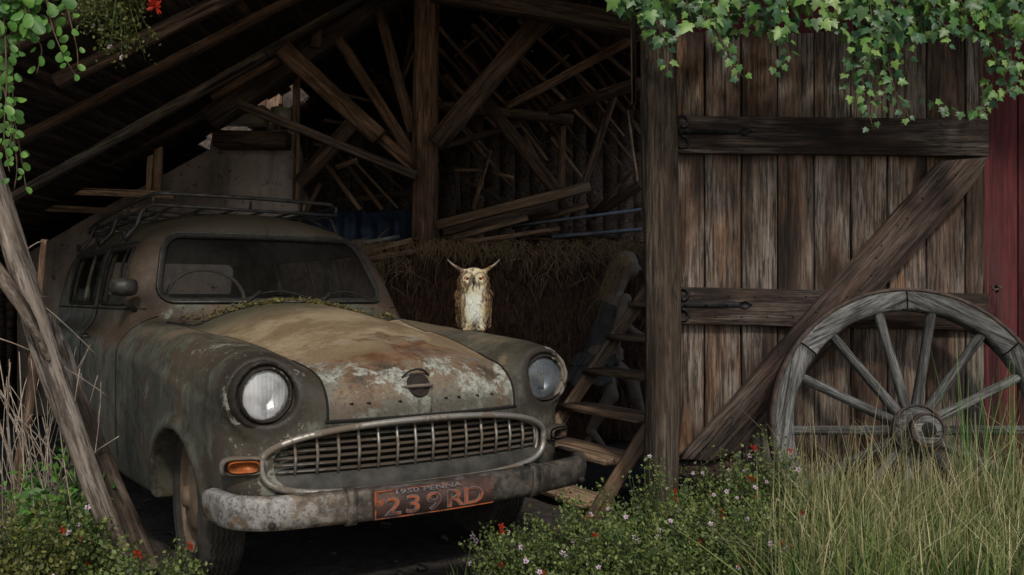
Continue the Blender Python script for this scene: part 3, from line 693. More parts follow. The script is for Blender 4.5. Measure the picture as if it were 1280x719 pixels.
for ch, cx in zip('239RD', (-.165,-.092,-.015,.066,.142)):
    place_text(text_mesh(ch, .108, .0015, off=.0026), cx, -.012, .0035, 1, 1.12, .76)
    place_text(text_mesh(ch, .108, .0015, off=-.0006), cx, -.012, .0058, 0, 1.12, .76)
place_text(text_mesh('1950 PENNA', .030, .0012, off=.0006), -.035, .036, .0035, 1, 1.55, .7)
fr_ = MB()
for (u0, u1, v0, v1) in ((-.229,.229,-.047,-.043), (-.229,-.223,-.043,.045), (-.223,-.02,.042,.046)):
    k = 12; vs = []; n0 = len(vsT)
    for i in range(k+1):
        u = u0+(u1-u0)*i/k; vsT.extend([platep(u, v0, .0045), platep(u, v1, .0045)])
    for i in range(k): fsT.append((n0+2*i, n0+2*i+2, n0+2*i+3, n0+2*i+1)); mi.append(0)
# one mesh may hold only the plate's own marks
link('plate_lettering', np_mesh('plate_lettering', vsT, fsT, mi), [M['orange'], M['plateedge']], BUMP)
# wheels
def tyre_mesh():
    b = MB(); seg = 180
    prof = [(.205,-.060),(.235,-.078),(.275,-.082),(.305,-.074),(.318,-.058)]
    xs = [-.054,-.045,-.0435,-.036,-.0345,-.027,-.0255,-.018,-.0165,-.009,-.0075,0,.0015,.009,.0105,.018,.0195,.027,.0285,.036,.0375,.045,.0465,.054]
    tp = [(.326 if (i//2) % 2 == 0 else .319, x) for i, x in enumerate(xs)]
    full = prof+tp+[(r, -h) for r, h in prof[::-1]]; k = len(full); vs = []
    for i in range(seg):
        a = 2*math.pi*i/seg; z = .0028*(1 if i % 4 < 2 else -1)
        for j, (r, h) in enumerate(full):
            hh = h+(z if 5 < j < k-6 else 0); vs.append((hh, r*math.cos(a), r*math.sin(a)))
    fs = [(i*k+q, i*k+q+1, ((i+1) % seg)*k+q+1, ((i+1) % seg)*k+q) for i in range(seg) for q in range(k-1)]
    b.add(vs, fs); return np_mesh('tyre', b.v, b.f)
TY = tyre_mesh(); TY.materials.append(M['tyre'])
MXo = Matrix.Rotation(R(-90), 4, 'Y')   # lathe axis -> -x (outwards for image-left side)
def wheel(s, y, steer=0):
    w = D.objects.new('wheel', TY); COL.objects.link(w); w.parent = CAR
    w.location = (s*.612, y-(.085 if y < 1 else 0), .322); w.rotation_euler = (0, 0, steer+(math.pi if s > 0 else 0))
    TY.polygons.foreach_set('use_smooth', np.zeros(len(TY.polygons), bool))
    b = MB(); b.lathe([(.212,.058),(.207,.066),(.200,.060),(.192,.040),(.178,.020),(.150,.012),(.140,.030)], 48, MXo); b.build('rim', M['hubdust'], w, True)
    b = MB(); b.lathe([(.142,.030),(.140,.040),(.128,.056),(.105,.066),(.070,.070),(.045,.070),(.040,.076),(.036,.088),(.020,.093),(.001,.094)], 40, MXo); b.build('hubcap', M['hubdust'], w, True)
    return w
wheel(-1, 0, R(-5)); wheel(1, 0, R(-5)); wheel(-1, 2.49); wheel(1, 2.49)
# underside
b = MB(); b.box((0, 1.25, .34), (.86, 3.7, .10), bev=.02); b.box((0, 0, .33), (1.0, .08, .08)); b.box((0, 2.49, .33), (1.1, .08, .08)); b.box((0,-.45,.36),(.9,.2,.12)); b.build('chassis', M['dark'], CAR)
# mirror, handle, wipers
mp = Vector(from_side(-1, [(.87, 1.01)])[0]); b = MB(); b.tube([mp+Vector((.01,0,-.01)), mp+Vector((-.05,-.02,.04)), mp+Vector((-.06,-.03,.09))], [.012,.009,.008], 8)
mir = b.build('wing_mirror', M['rackm'], DOORS[-1], True)
b = MB(); c = mp+Vector((-.055,-.035,.105)); rz = Matrix.Rotation(R(-25), 3, 'Z')
seg = 20; vs = []
for (q, y) in ((.25,-.055),(.7,-.045),(.95,-.02),(1.0,.01),(.9,.016)):
    for k in range(seg):
        a = 2*math.pi*k/seg; u = abs(math.cos(a))**.6*math.copysign(1, math.cos(a)); v = abs(math.sin(a))**.6*math.copysign(1, math.sin(a))
        vs.append(c+rz @ Vector((u*.060*q, y, v*.042*q)))
fs = [(i*seg+k, i*seg+(k+1) % seg, (i+1)*seg+(k+1) % seg, (i+1)*seg+k) for i in range(4) for k in range(seg)]+[tuple(range(seg))[::-1], tuple(4*seg+k for k in range(seg))]
b.add(vs, fs); b.build('mirror_head', M['rackm'], mir and DOORS[-1], True)
for s in (-1, 1):
    hp = Vector(from_side(s, [(1.50, .872)])[0]); b = MB(); o = Vector((s*.035, 0, 0))
    b.tube([hp+Vector((0,.06,0)), hp+o*.9+Vector((0,.05,0)), hp+o+Vector((0,0,.002)), hp+o*.9+Vector((0,-.06,0)), hp+o*.5+Vector((0,-.075,0))], [.012,.010,.009,.009,.006], 8)
    b.lathe([(.001,.02),(.012,.018),(.018,.006),(.019,-.01)], 16, Matrix.Translation(hp+Vector((0,.055,-.045))) @ Matrix.Rotation(s*R(90), 4, 'Y')); b.build('door_handle', M['rackm'], DOORS[s], True)
for x0, dx in ((-.22, .40), (.16, .36)):
    q = from_front([(x0+dx*t, 1.045+.045*math.sin(math.pi*min(1, t*1.1))) for t in np.linspace(0, 1, 10)]); b = MB()
    b.tube([Vector(p)+Vector((0,-.014,.008)) for p in q], .0045, 6); b.tube([Vector(q[0])+Vector((0,-.03,-.01)), Vector(q[2])+Vector((0,-.02,.02))], .009, 6); b.build('wiper', M['grubber'], CAR)
# interior
b = MB()
for y, w in ((1.55, .58), (2.35, .58)):
    b.box((0, y, .66), (w*2, .50, .18), bev=.05); b.box((0, y+.24, .88), (w*2, .14, .42), Matrix.Rotation(R(-10), 3, 'X'), bev=.05)
b.build('seat', M['trim'], CAR, True)
b = MB(); b.tube([(-.30+.19*math.cos(a), 1.03+.05*math.sin(a), 1.06+.15*math.sin(a)) for a in np.linspace(0, 2*math.pi, 29)[:-1]], .010, 8, closed=True)
b.tube([(-.30,.92,.92),(-.30,1.03,1.06)], .018, 8); b.tube([(-.49,1.03,1.06),(-.11,1.03,1.06)], .007, 6); b.build('steering_wheel', M['trim'], CAR, True)
# roof rack
b = MB(); rw = .50
zt, zb = 1.600, 1.545; y0, y1 = 1.27, 3.15
def rr_(pts, r=.0105): b.tube(pts, r, 8)
fr_t = spline([(-rw,y0+.10,zt),(-rw+.02,y0+.02,zt+.004),(-rw+.10,y0-.01,zt+.004),(0,y0-.03,zt+.006),(rw-.10,y0-.01,zt+.002),(rw-.02,y0+.02,zt-.004),(rw,y0+.10,zt-.02),(rw,y0+.6,zt-.02),(rw,y1,zt-.02)], 5)
rr_(fr_t); rr_(spline([(-rw,y0+.10,zt),(-rw-.02,y0+.7,zt-.02),(-rw-.02,y1-.3,zt-.06),(-rw+.03,y1,zt-.10),(-rw+.12,y1+.03,zt-.10),(rw-.05,y1+.03,zt-.06),(rw,y1,zt-.02)], 5))
low = [(-rw,y0,zb),(rw,y0,zb-.005),(rw,y1,zb),(-rw,y1,zb-.03)]
for i in range(4): rr_([low[i], low[(i+1) % 4]], .009)
for p in ((-rw,y0),( -.0,y0-.01),(rw,y0),(-rw,y0+.6),(rw,y0+.6),(-rw,y0+1.2),(rw,y0+1.2),(-rw,y1),(rw,y1)):
    rr_([(p[0], p[1]+.01, zb), (p[0], p[1]+.0, zt-.01-(.05 if p[1] > 2 and p[0] < 0 else 0))], .008)
rr_([(.25,y0,zb),(.47,y0+.25,zt-.02)], .007)
RK = b.build('roof_rack', M['rackm'], CAR, True)
b = MB()
for x in np.linspace(-rw+.1, rw-.1, 6): b.tube([(x, y0, zb-.004), (x, y1, zb-.02)], .007, 6)
for y in np.linspace(y0+.25, y1-.2, 6): b.box((0, y, zb-.012), (2*rw, .03, .012))
b.build('rack_slat', M['rackm'], RK)
for y in (1.40, 2.05, 2.75):
    for s in (-1, 1):
        e = Vector(from_side(s, [(y, 1.352)])[0]); b = MB()
        b.tube([Vector((s*rw, y, zb)), Vector((s*(rw+.03), y, zb-.03)), Vector((s*(rw+.055), y, 1.44)), e+Vector((s*.014, 0, .02)), e+Vector((s*.012, 0, -.012))], [.011,.011,.010,.012,.014], 8)
        b.box(e+Vector((s*.018, 0, .035)), (.02, .045, .05), bev=.005); b.tube([Vector((s*(rw-.10), y+.02, zb-.02)), Vector((s*(rw+.01), y+.01, 1.47))], .006, 6)
        b.build('rack_foot', M['rackm'], RK, True)
# ------------------------------------------------------------------ ground
def ground():
    xs = np.concatenate([np.linspace(-60, -7, 12), np.linspace(-6, 6, 130), np.linspace(7, 60, 12)]); ys_ = np.concatenate([np.linspace(-30, .5, 10), np.linspace(.8, 9, 100), np.linspace(10, 80, 14)])
    X, Y = np.meshgrid(xs, ys_, indexing='ij'); Z = .018*np.sin(X*2.1+1)*np.sin(Y*1.7)+.010*np.sin(X*5.3+Y*3.1)+.006*np.sin(X*13-Y*9)
    Z = Z*np.clip(1.6-np.abs(X)*.1, .2, 1)-.02
    n, m = X.shape; V = np.stack([X, Y, Z], -1).reshape(-1, 3); i = np.arange(n*m).reshape(n, m)
    F = np.stack([i[:-1,:-1], i[1:,:-1], i[1:,1:], i[:-1,1:]], -1).reshape(-1, 4)
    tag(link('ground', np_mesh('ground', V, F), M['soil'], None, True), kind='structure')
ground()
# ------------------------------------------------------------------ barn
BB = Vector((.6, 5.5, 0))
BARN = empty('barn', BB); tag(BARN, 'dilapidated timber barn with exposed rafters, open bay and red plank wall', 'barn')
def place(o, M4, base=None):
    if base is not None: M4 = Matrix.Translation(-base) @ M4
    o.matrix_local = M4; return o
def beam_mesh(L, w, h, n=None, jit=.10, bend=0.0, bev=.12):
    n = n or max(3, int(L/.18)); sec = []
    b = bev*min(w, h); hw, hh = w/2, h/2
    sec = [(-hw, -hh+b), (-hw, hh-b), (-hw+b, hh), (hw-b, hh), (hw, hh-b), (hw, -hh+b), (hw-b, -hh), (-hw+b, -hh)]
    vs = []; ph = random.uniform(0, 9); k = 8
    for i in range(n+1):
        t = i/n; x = L*t; oy = bend*math.sin(math.pi*t)+.12*jit*w*math.sin(ph+t*7); oz = .12*jit*h*math.cos(ph*2+t*5)
        for (y, z) in sec: vs.append((x, y*(1+random.uniform(-jit, jit)*.35)+oy, z*(1+random.uniform(-jit, jit)*.35)+oz))
    fs = [(i*k+a, i*k+(a+1) % k, (i+1)*k+(a+1) % k, (i+1)*k+a) for i in range(n) for a in range(k)]+[tuple(range(k))[::-1], tuple(n*k+a for a in range(k))]
    return vs, fs
def orient(p0, p1, roll=0.0):
    x = (p1-p0).normalized(); up = Vector((0,-1,0)) if abs(x.y) < .9 else Vector((0,0,1))
    y = (up-x*up.dot(x)).normalized(); z = x.cross(y)
    Mx = Matrix((x, y, z)).transposed().to_4x4()
    return Matrix.Translation(p0) @ Mx @ Matrix.Rotation(roll, 4, 'X')
def beam(name, p0, p1, w, h, m, parent=None, base=None, **kw):
    """w across the view, h in depth"""
    p0, p1 = Vector(p0), Vector(p1); b = MB(); b.add(*beam_mesh((p1-p0).length, h, w, **kw))
    o = b.build(name, m, parent); return place(o, orient(p0, p1), base)
def wb(name, a, Ya, c, Yc, t, m='beam', d=None, parent=BARN, **kw):
    Ym = (Ya+Yc)/2; w = t*Ym/FOC; return beam(name, W(*a, Ya), W(*c, Yc), w, d or w*.9, M[m], parent, BB if parent is BARN else None, **kw)
def barn_mesh(b, name, m, smooth=False):
    b.v = [tuple(Vector(v)-BB) for v in b.v]; return b.build(name, m, BARN, smooth)
RX, RZ = -.40, 4.0
def roofz(X): return RZ+.59*(X-RX) if X < RX else RZ-.33*(X-RX)
def roof(x0, x1, name):
    b = MB(); n = 46
    for i in range(n):       # boards across the slope, run along y with small gaps and slipped ends
        t0 = x0+(x1-x0)*i/n; t1 = x0+(x1-x0)*(i+1)/n-.006
        ya = (2.1 if t0 < .55 else 2.9)+random.uniform(0, .03); yb = 9.7  # front edge carried forward out of view to shade the car
        if name == 'r' and t0 > 1.9: yb = 4.7+random.uniform(-.15, .15)  # right slope left open out of view so skylight reaches beams and hay
        z0, z1 = roofz(t0+.0001), roofz(t1-.0001); h = .02+random.uniform(0, .008)
        for (u0, u1) in (((ya, 8.2+random.uniform(-.1, .08)), (8.72+random.uniform(-.08, .08), yb)) if -3.0 < t0 < -2.05 else ((ya, yb),)):
            b.add([(t0,u0,z0),(t1,u0,z1),(t1,u1,z1),(t0,u1,z0),(t0,u0,z0+h),(t1,u0,z1+h),(t1,u1,z1+h),(t0,u1,z0+h)], [(0,3,2,1),(4,5,6,7),(0,1,5,4),(2,3,7,6),(1,2,6,5),(0,4,7,3)])
    for (o, y0_) in ((.05, 2.15 if x0 < -2 else 2.95),):   # covering sheet above the boards keeps the bay dark
        x2 = min(x1, 1.9)
        for (xa, xb, ya_, yb_) in (((x0,-3.02,y0_,9.7),(-3.02,-2.03,y0_,8.12),(-3.02,-2.03,8.8,9.7),(-2.03,x2,y0_,9.7)) if x0 < -2 else ((x0,x2,y0_,9.7),)):
            za_, zb_ = roofz(xa+1e-4)+o, roofz(xb-1e-4)+o; b.add([(xa,ya_,za_),(xb,ya_,zb_),(xb,yb_,zb_),(xa,yb_,za_)], [(0,1,2,3)])
        if x1 > x2: b.add([(x2,y0_,roofz(x2)+o),(x1,y0_,roofz(x1)+o),(x1,4.6,roofz(x1)+o),(x2,4.6,roofz(x2)+o)], [(0,1,2,3)])
    return barn_mesh(b, 'roof', M['roofb'])
roof(-4.9, RX, 'l'); roof(RX, 5.2, 'r')
def wallpoly(name, X0, X1, Y, zt, m, bw=.16, gap=.004, horiz=False):
    b = MB(); x = X0
    while x < X1:
        w = bw*random.uniform(.8, 1.15); xe = min(X1, x+w-gap); za = zt(x); zb = zt(xe); yy = Y+random.uniform(-.006, .006)
        b.add([(x,yy,0),(xe,yy,0),(xe,yy,zb),(x,yy,za),(x,yy+.025,0),(xe,yy+.025,0),(xe,yy+.025,zb),(x,yy+.025,za)], [(0,1,2,3),(7,6,5,4),(0,4,5,1),(3,2,6,7),(1,5,6,2),(0,3,7,4)])
        x += w
    return barn_mesh(b, name, m)
wallpoly('rear_wall', -4.8, 5.1, 9.6, lambda x: roofz(x)-.03, M['roofb'])
b = MB()
for (xa, xb, za, zb) in ((-4.9,-2.1,0,4.2),(-2.09,-1.28,0,4.2),(-1.27,.22,0,4.2),(.225,5.2,0,4.2)): b.box(((xa+xb)/2, 9.68, (za+zb)/2), (xb-xa, .02, zb-za))
barn_mesh(b, 'rear_light_seal', M['roofb'])  # sheet added behind the rear wall to stop light slits
b = MB()
for k in range(17, 30):  # front stretch left open, unseen, to light the rafters and car side
    y0_ = 4.4+k*.175; b.box((-4.55, y0_+.085, .84), (.03, .170, 1.70))
barn_mesh(b, 'side_wall', M['roofb'])
b = MB()
for k in list(range(2))+list(range(28,30)):  # middle left open, unseen, so sky lights the interior from the right
    y0_ = 4.4+k*.175; b.box((4.9, y0_+.085, 1.05), (.03, .170, 2.10))
barn_mesh(b, 'side_wall', M['roofb'])
# plaster wall with its stepped top
b = MB(); pts = [(-4.5,0),(-4.5,1.42),(-3.62,1.42+.52),(-2.75,2.42),(-2.72,2.58),(-2.02,2.60),(-1.96,2.42),(-1.96,0)]
vs = [(x, 8.0, z) for x, z in pts]+[(x, 8.25, z) for x, z in pts]; n = len(pts)
b.add(vs, [tuple(range(n)), tuple(range(n, 2*n))[::-1]]+[(i, n+i, n+(i+1) % n, (i+1) % n) for i in range(n)]); barn_mesh(b, 'plaster_wall', M['plaster'])
wb('wall_plate', (272,176), 7.93, (362,177), 7.93, 20, 'beamd', d=.3)
# rafters
wb('rafter', (-60,212), 6.1, (395,-22), 6.5, 21, 'beam'); wb('rafter', (70,102), 5.2, (300,-8), 5.3, 17, 'beamd')
wb('rafter', (-30,262), 7.0, (330,62), 7.1, 24, 'log'); wb('rafter', (10,262), 7.5, (350,92), 7.6, 16, 'beamd'); wb('rafter', (-20,70), 4.6, (180,-20), 4.7, 20, 'beamd')
wb('rafter', (330,62), 7.1, (520,-60), 7.2, 26, 'log'); wb('rafter', (262,150), 7.4, (500,-14), 7.4, 29, 'beamd')
wb('rafter', (265,118), 7.35, (345,70), 7.2, 18, 'beam')
wb('purlin', (18,196), 7.7, (330,20), 7.7, 12, 'beamd'); 
# frame round the bay
wb('post', (531,312), 6.9, (534,-90), 6.9, 30, 'beam', d=.18); wb('post', (537,300), 6.86, (541,-90), 6.86, 12, 'beam')
wb('brace', (354,62), 6.75, (474,172), 6.8, 23, 'beam'); wb('brace', (462,160), 6.95, (522,212), 6.95, 15, 'beam')
wb('brace', (296,129), 6.6, (520,220), 6.78, 11, 'beamd'); wb('brace', (424,50), 7.1, (522,205), 6.95, 14, 'beam'); wb('brace', (474,12), 7.2, (516,166), 7.0, 13, 'beam')
wb('brace', (702,-8), 6.7, (545,180), 6.75, 24, 'beam'); wb('brace', (440,154), 7.6, (374,230), 7.6, 17, 'beamd')
wb('tie_beam', (540,-12), 6.3, (800,34), 6.2, 26, 'beamd'); wb('tie_beam', (395,60), 7.3, (399,-30), 7.3, 14, 'beamd')
wb('stud', (370,250), 7.85, (371,88), 7.85, 8, 'beaml'); wb('stud', (197,240), 7.8, (200,137), 7.8, 9, 'beaml'); wb('stud', (186,240), 7.85, (191,160), 7.85, 7, 'beaml')
wb('rail', (22,236), 7.72, (218,244), 7.72, 9, 'beaml'); wb('rail', (12,258), 7.7, (182,266), 7.7, 8, 'beaml')
wb('stud', (344,168), 8.4, (344,92), 8.4, 16, 'beam'); wb('stud', (300,150), 8.6, (300,100), 8.6, 30, 'beaml'); wb('stud', (322,160), 8.5, (322,100), 8.5, 22, 'beam'); wb('stud', (336,162), 8.45, (336,96), 8.45, 4, 'beaml')  # pale wood stands in for light falling on the boards behind the sink
# sticks and battens of the far roof slope
for (a, c_, Ya, Yc, t, m_) in [((543,28),(640,140),7.4,8.4,5,'beam'),((556,95),(632,170),7.6,8.6,5,'beam'),((548,60),(615,132),7.8,8.6,4,'beam'),((590,30),(700,150),7.4,8.6,5,'beam'),((648,25),(760,130),7.2,8.2,5,'beam'),
    ((545,120),(610,190),8,9,4,'beam'),((560,140),(640,235),8,9,4,'beam'),((640,60),(745,165),7.6,8.6,5,'beam'),((600,20),(720,142),7.8,8.8,4,'beam'),((712,30),(800,105),7.2,8,5,'beam'),((545,205),(640,262),8.6,9.2,6,'beamd'),
    ((635,133),(800,44),7.2,6.7,10,'beam'),((688,138),(800,104),7.4,6.8,13,'beamd'),((545,132),(716,150),7.9,7.7,12,'beamd'),((550,185),(650,155),8.2,8.0,8,'beamd'),((608,128),(700,245),7.5,7.4,15,'beam'),((656,170),(690,240),7.9,7.9,7,'beam'),
    ((767,122),(716,272),7.5,7.2,9,'beam'),((703,158),(702,240),7.9,7.9,9,'beam'),((613,188),(591,262),8.3,8.0,5,'beam'),((570,208),(573,262),8.6,8.6,6,'beamd'),((740,270),(800,232),7.2,7.0,12,'beamd'),((745,262),(800,205),8.2,8.0,4,'beam'),
    ((568,213),(606,212),8.2,8.2,4,'beaml'),((616,216),(642,222),8.3,8.3,4,'beaml'),((404,200),(450,262),8.2,8.0,5,'beaml'),((420,190),(478,262),8.2,7.9,5,'beam'),((438,196),(497,260),8.3,8,3,'beaml'),((450,190),(515,248),8.3,8,3,'beam'),((420,210),(447,200),8.1,8.1,6,'beaml'),
    ((400,230),(380,270),8.4,8.3,5,'beam'),((380,105),(470,128),8.6,8.7,4,'beamd'),((395,85),(500,110),8.7,8.8,4,'beamd'),((405,150),(512,170),8.9,9,4,'beamd'),((500,120),(515,40),8.4,8.4,5,'beam'),((505,95),(520,60),8.2,8.2,4,'beaml'),((410,255),(520,240),8.8,8.8,7,'beamd'),((392,180),(470,195),9,9,5,'beamd')]:
    wb('batten', a, Ya, c_, Yc, t, m_)
for k in range(34):
    px = random.uniform(545, 790); py = random.uniform(25, 215); L_ = random.uniform(40, 120); Yq = random.uniform(8.0, 9.3); a_ = random.choice([.75,.8,-.6,.1])
    if py+L_ > 262: continue
    wb('batten', (px, py), Yq, (min(798, px+L_*abs(a_)), py+(L_ if a_ > .2 else -L_*.5 if a_ < 0 else L_*.1)), Yq+random.uniform(-.3,.2), random.choice([2.5,3,4]), random.choice(['beam','beaml','beamd']))
# slats on the far gable and slope behind everything
for k in range(26):
    px = 400+k*16+random.uniform(-5, 5); py = random.uniform(20, 90); L_ = random.uniform(60, 150); Yq = random.uniform(8.8, 9.35)
    wb('batten', (px, py), Yq, (px+L_*.75, py+L_), Yq+.1, random.choice([3,4,5]), random.choice(['beam','beamd','beamd']))
# header and right-hand post of the bay
def post_mesh():
    b = MB(); n = 36; seg = 22; vs = []
    for i in range(n+1):
        z = 3.05*i/n
        for k in range(seg):
            a = 2*math.pi*k/seg; r = .080*(1+.07*math.sin(3*a+z*2)+.05*math.sin(7*a-z*5)+random.uniform(-.03, .03))
            if random.random() < .02: r *= .86
            vs.append((.6765+r*math.cos(a)+.008*math.sin(z*2.1), 4.02+r*.9*math.sin(a), z))
    b.add(vs, [(i*seg+k, i*seg+(k+1) % seg, (i+1)*seg+(k+1) % seg, (i+1)*seg+k) for i in range(n) for k in range(seg)]+[tuple(range(seg))[::-1], tuple(n*seg+k for k in range(seg))])
    return barn_mesh(b, 'door_post', M['post'], True)
post_mesh()
b = MB(); b.box((.575, 4.16, 2.25), (.02, .06, .55), bev=.003); barn_mesh(b, 'batten', M['post'])
# red siding
b = MB(); x = .70
while x < 3.6:
    w = .155; b.box((x+w/2, 4.20+(.007 if int(x*10) % 2 else 0), 1.52), (w-.004, .03, 3.04), bev=.003); x += w
b.box((2.54, 4.165, 1.5), (.045, .03, 2.98), bev=.004)
b.box((2.235, 4.165, 1.5), (.03, .04, 2.98), bev=.004)
barn_mesh(b, 'red_plank_wall', M['red'])
for s_, x0_, x1_ in ((0,-4.6,-2.6),):
    pass
# barn door
DY = 4.10
DOORB = Vector((W(843,600,DY).x, DY, .21))
def dx(px): return (px-640)*DY/FOC
def dz(py): return CAMH-(py-HOR)*DY/FOC
b = MB(); edges = [845,881,927,972,1018,1064,1110,1158,1207,1231]
for i in range(9):
    xa, xb = dx(edges[i])+.0045, dx(edges[i+1])-.0045; n = 14; z0, z1 = dz(598)+random.uniform(-.01,.02), dz(38)+random.uniform(-.015, .006); vs = []; yy = DY+.0+random.uniform(-.004, .004)
    e0 = [random.uniform(-.0022, .0022) for _ in range(n+1)]; e1 = [random.uniform(-.0022, .0022) for _ in range(n+1)]
    for j in range(n+1):
        z = z0+(z1-z0)*j/n
        for (xx, y_) in ((xa+e0[j], .03), (xa+e0[j], .003), (xa+.004+e0[j], 0), (xb-.004+e1[j], 0), (xb+e1[j], .003), (xb+e1[j], .03)): vs.append((xx, yy+y_, z))
    b.add(vs, [(j*6+q, j*6+q+1, (j+1)*6+q+1, (j+1)*6+q) for j in range(n) for q in range(5)]+[(0,5,4,3,2,1), tuple(n*6+q for q in range(6))])
b.v = [tuple(Vector(v)-BB) for v in b.v]; DOOR = b.build('barn_door', M['door'], BARN)
tag(DOOR)
b = MB(); b.box((dx(1037), DY+.055, (dz(598)+dz(38))/2), (dx(1225)-dx(850), .01, dz(44)-dz(590))); b.v = [tuple(Vector(v)-BB) for v in b.v]; b.build('backing_board', M['roofb'], DOOR)
def doorbeam(name, a, c_, t, th, m, yo, **kw):
    Yb = DY-yo; p0 = Vector((dx(a[0]), Yb, dz(a[1]))); p1 = Vector((dx(c_[0]), Yb, dz(c_[1]))); return beam(name, p0, p1, t*DY/FOC, th, M[m], DOOR, BB, **kw)
doorbeam('ledge', (844,170), (1230,174), 46, .04, 'ledge', .023, n=24, jit=.03); doorbeam('ledge', (844,382), (1230,390), 46, .04, 'ledge', .023, n=24, jit=.03); doorbeam('ledge', (844,586), (1015,592), 26, .05, 'ledge', .028)
# diagonal brace with angled ends
def brace():
    o = Vector((dx(845), DY-.066, dz(580))); 
    P_ = [(845,570),(1166,204),(1222,200),(1212,226),(920,560),(885,573)]
    pts = [Vector((dx(x), 0, dz(y))) for x, y in P_]; x = (Vector((dx(1194),0,dz(202)))-Vector((dx(868),0,dz(570)))).normalized(); z = Vector((-x.z, 0, x.x))
    c = pts[0]; loc = [((p-c).dot(x), (p-c).dot(z)) for p in pts]
    dn = []
    for i in range(len(loc)):
        q = loc[(i+1) % len(loc)]; L_ = math.hypot(q[0]-loc[i][0], q[1]-loc[i][1]); m_ = max(1, int(L_/.07))
        for k in range(m_): dn.append((loc[i][0]+(q[0]-loc[i][0])*k/m_+random.uniform(-.003,.003), loc[i][1]+(q[1]-loc[i][1])*k/m_+random.uniform(-.003,.003)))
    n = len(dn); cx_ = sum(p[0] for p in dn)/n; cz_ = sum(p[1] for p in dn)/n
    ins = [(cx_+(p[0]-cx_)*.995, p[1]*.97+cz_*.03) for p in dn]
    vs = [(p[0], -.020, p[1]) for p in ins]+[(p[0], -.013, p[1]) for p in dn]+[(p[0], .022, p[1]) for p in dn]
    b = MB(); b.add(vs, [tuple(range(n))]+[(r*n+i, (r+1)*n+i, (r+1)*n+(i+1) % n, r*n+(i+1) % n) for r in (0, 1) for i in range(n)])
    ob = b.build('diagonal_brace', M['ledge2'], DOOR); Mx = Matrix((x, Vector((0,1,0)), z)).transposed().to_4x4(); place(ob, Matrix.Translation(Vector((dx(845), DY-.068, dz(570)))) @ Mx, BB)
M['ledge2'] = wood('brown_brace_wood', (.085,.052,.038), (.022,.015,.012), 'X', 1.2, (.17,.145,.125), .45, .9)
brace()
def strap(py, L_, sc=1.0):
    b = MB(); z = dz(py); x0 = dx(846); y = DY-.048
    Lm = L_*DY/FOC
    b.box((x0+Lm*.45, y, z), (Lm*.9, .008, .022*sc), bev=.002)
    # spear tip and two curls
    t = x0+Lm*.9; vs = [(t-.005, y-.004, z-.008), (t+.02, y-.004, z-.020*sc), (t+.055, y-.004, z), (t+.02, y-.004, z+.020*sc), (t-.005, y-.004, z+.008)]; vs += [(v[0], y+.004, v[2]) for v in vs]
    b.add(vs, [(0,1,2,3,4), (9,8,7,6,5)]+[(i, (i+1) % 5, 5+(i+1) % 5, 5+i) for i in range(5)])
    for sg in (1, -1): b.tube([(x0+.018+.026*math.cos(a), y, z+sg*(.048+.026*math.sin(a))) for a in np.linspace(R(-100), R(205), 18)], [.010-.0055*k/17 for k in range(18)], 6)
    for k in range(3): b.lathe([(.006,0),(.006,.003),(.001,.005)], 8, Matrix.Translation((x0+.03+Lm*.3*k, y-.004, z)) @ Matrix.Rotation(R(90), 4, 'X'))
    b.v = [tuple(Vector(v)-BB) for v in b.v]; b.build('strap_hinge', M['iron'], DOOR)
strap(167, 85); strap(381, 85, .9); strap(585, 60, 1.0)
for k in range(46):     # nail heads on ledges and brace
    if k < 16: px, py, yo = 860+k*23.5+random.uniform(-6,6), 158 if k % 2 else 186, .0435
    elif k < 26: px, py, yo = 860+(k-16)*16, 371 if k % 2 else 396, .0435
    else:
        t = (k-26)/19; px, py, yo = 880+t*300+random.uniform(-12,12), 548-t*330+random.uniform(-8,8), .0885
    b = MB(); b.lathe([(.0048,0),(.0042,.002),(.001,.003)], 8, Matrix.Translation((dx(px), DY-yo, dz(py))) @ Matrix.Rotation(R(90), 4, 'X')); b.v = [tuple(Vector(v)-BB) for v in b.v]; b.build('nail', M['iron'], DOOR)
b = MB(); hx, hz_ = dx(1238), dz(360); b.tube([(hx-.02, DY-.045, hz_+.01), (hx-.01, DY-.055, hz_-.012), (hx+.01, DY-.055, hz_-.004), (hx+.03, DY-.04, hz_+.004), (hx+.035, DY+.03, hz_+.004)], .005, 6)
b.tube([(hx+.012, DY-.03, hz_+.012),(hx+.012, DY-.06, hz_+.0),(hx+.012, DY-.03, hz_-.02)], .006, 6); b.v = [tuple(Vector(v)-BB) for v in b.v]; b.build('latch', M['rust'], DOOR)

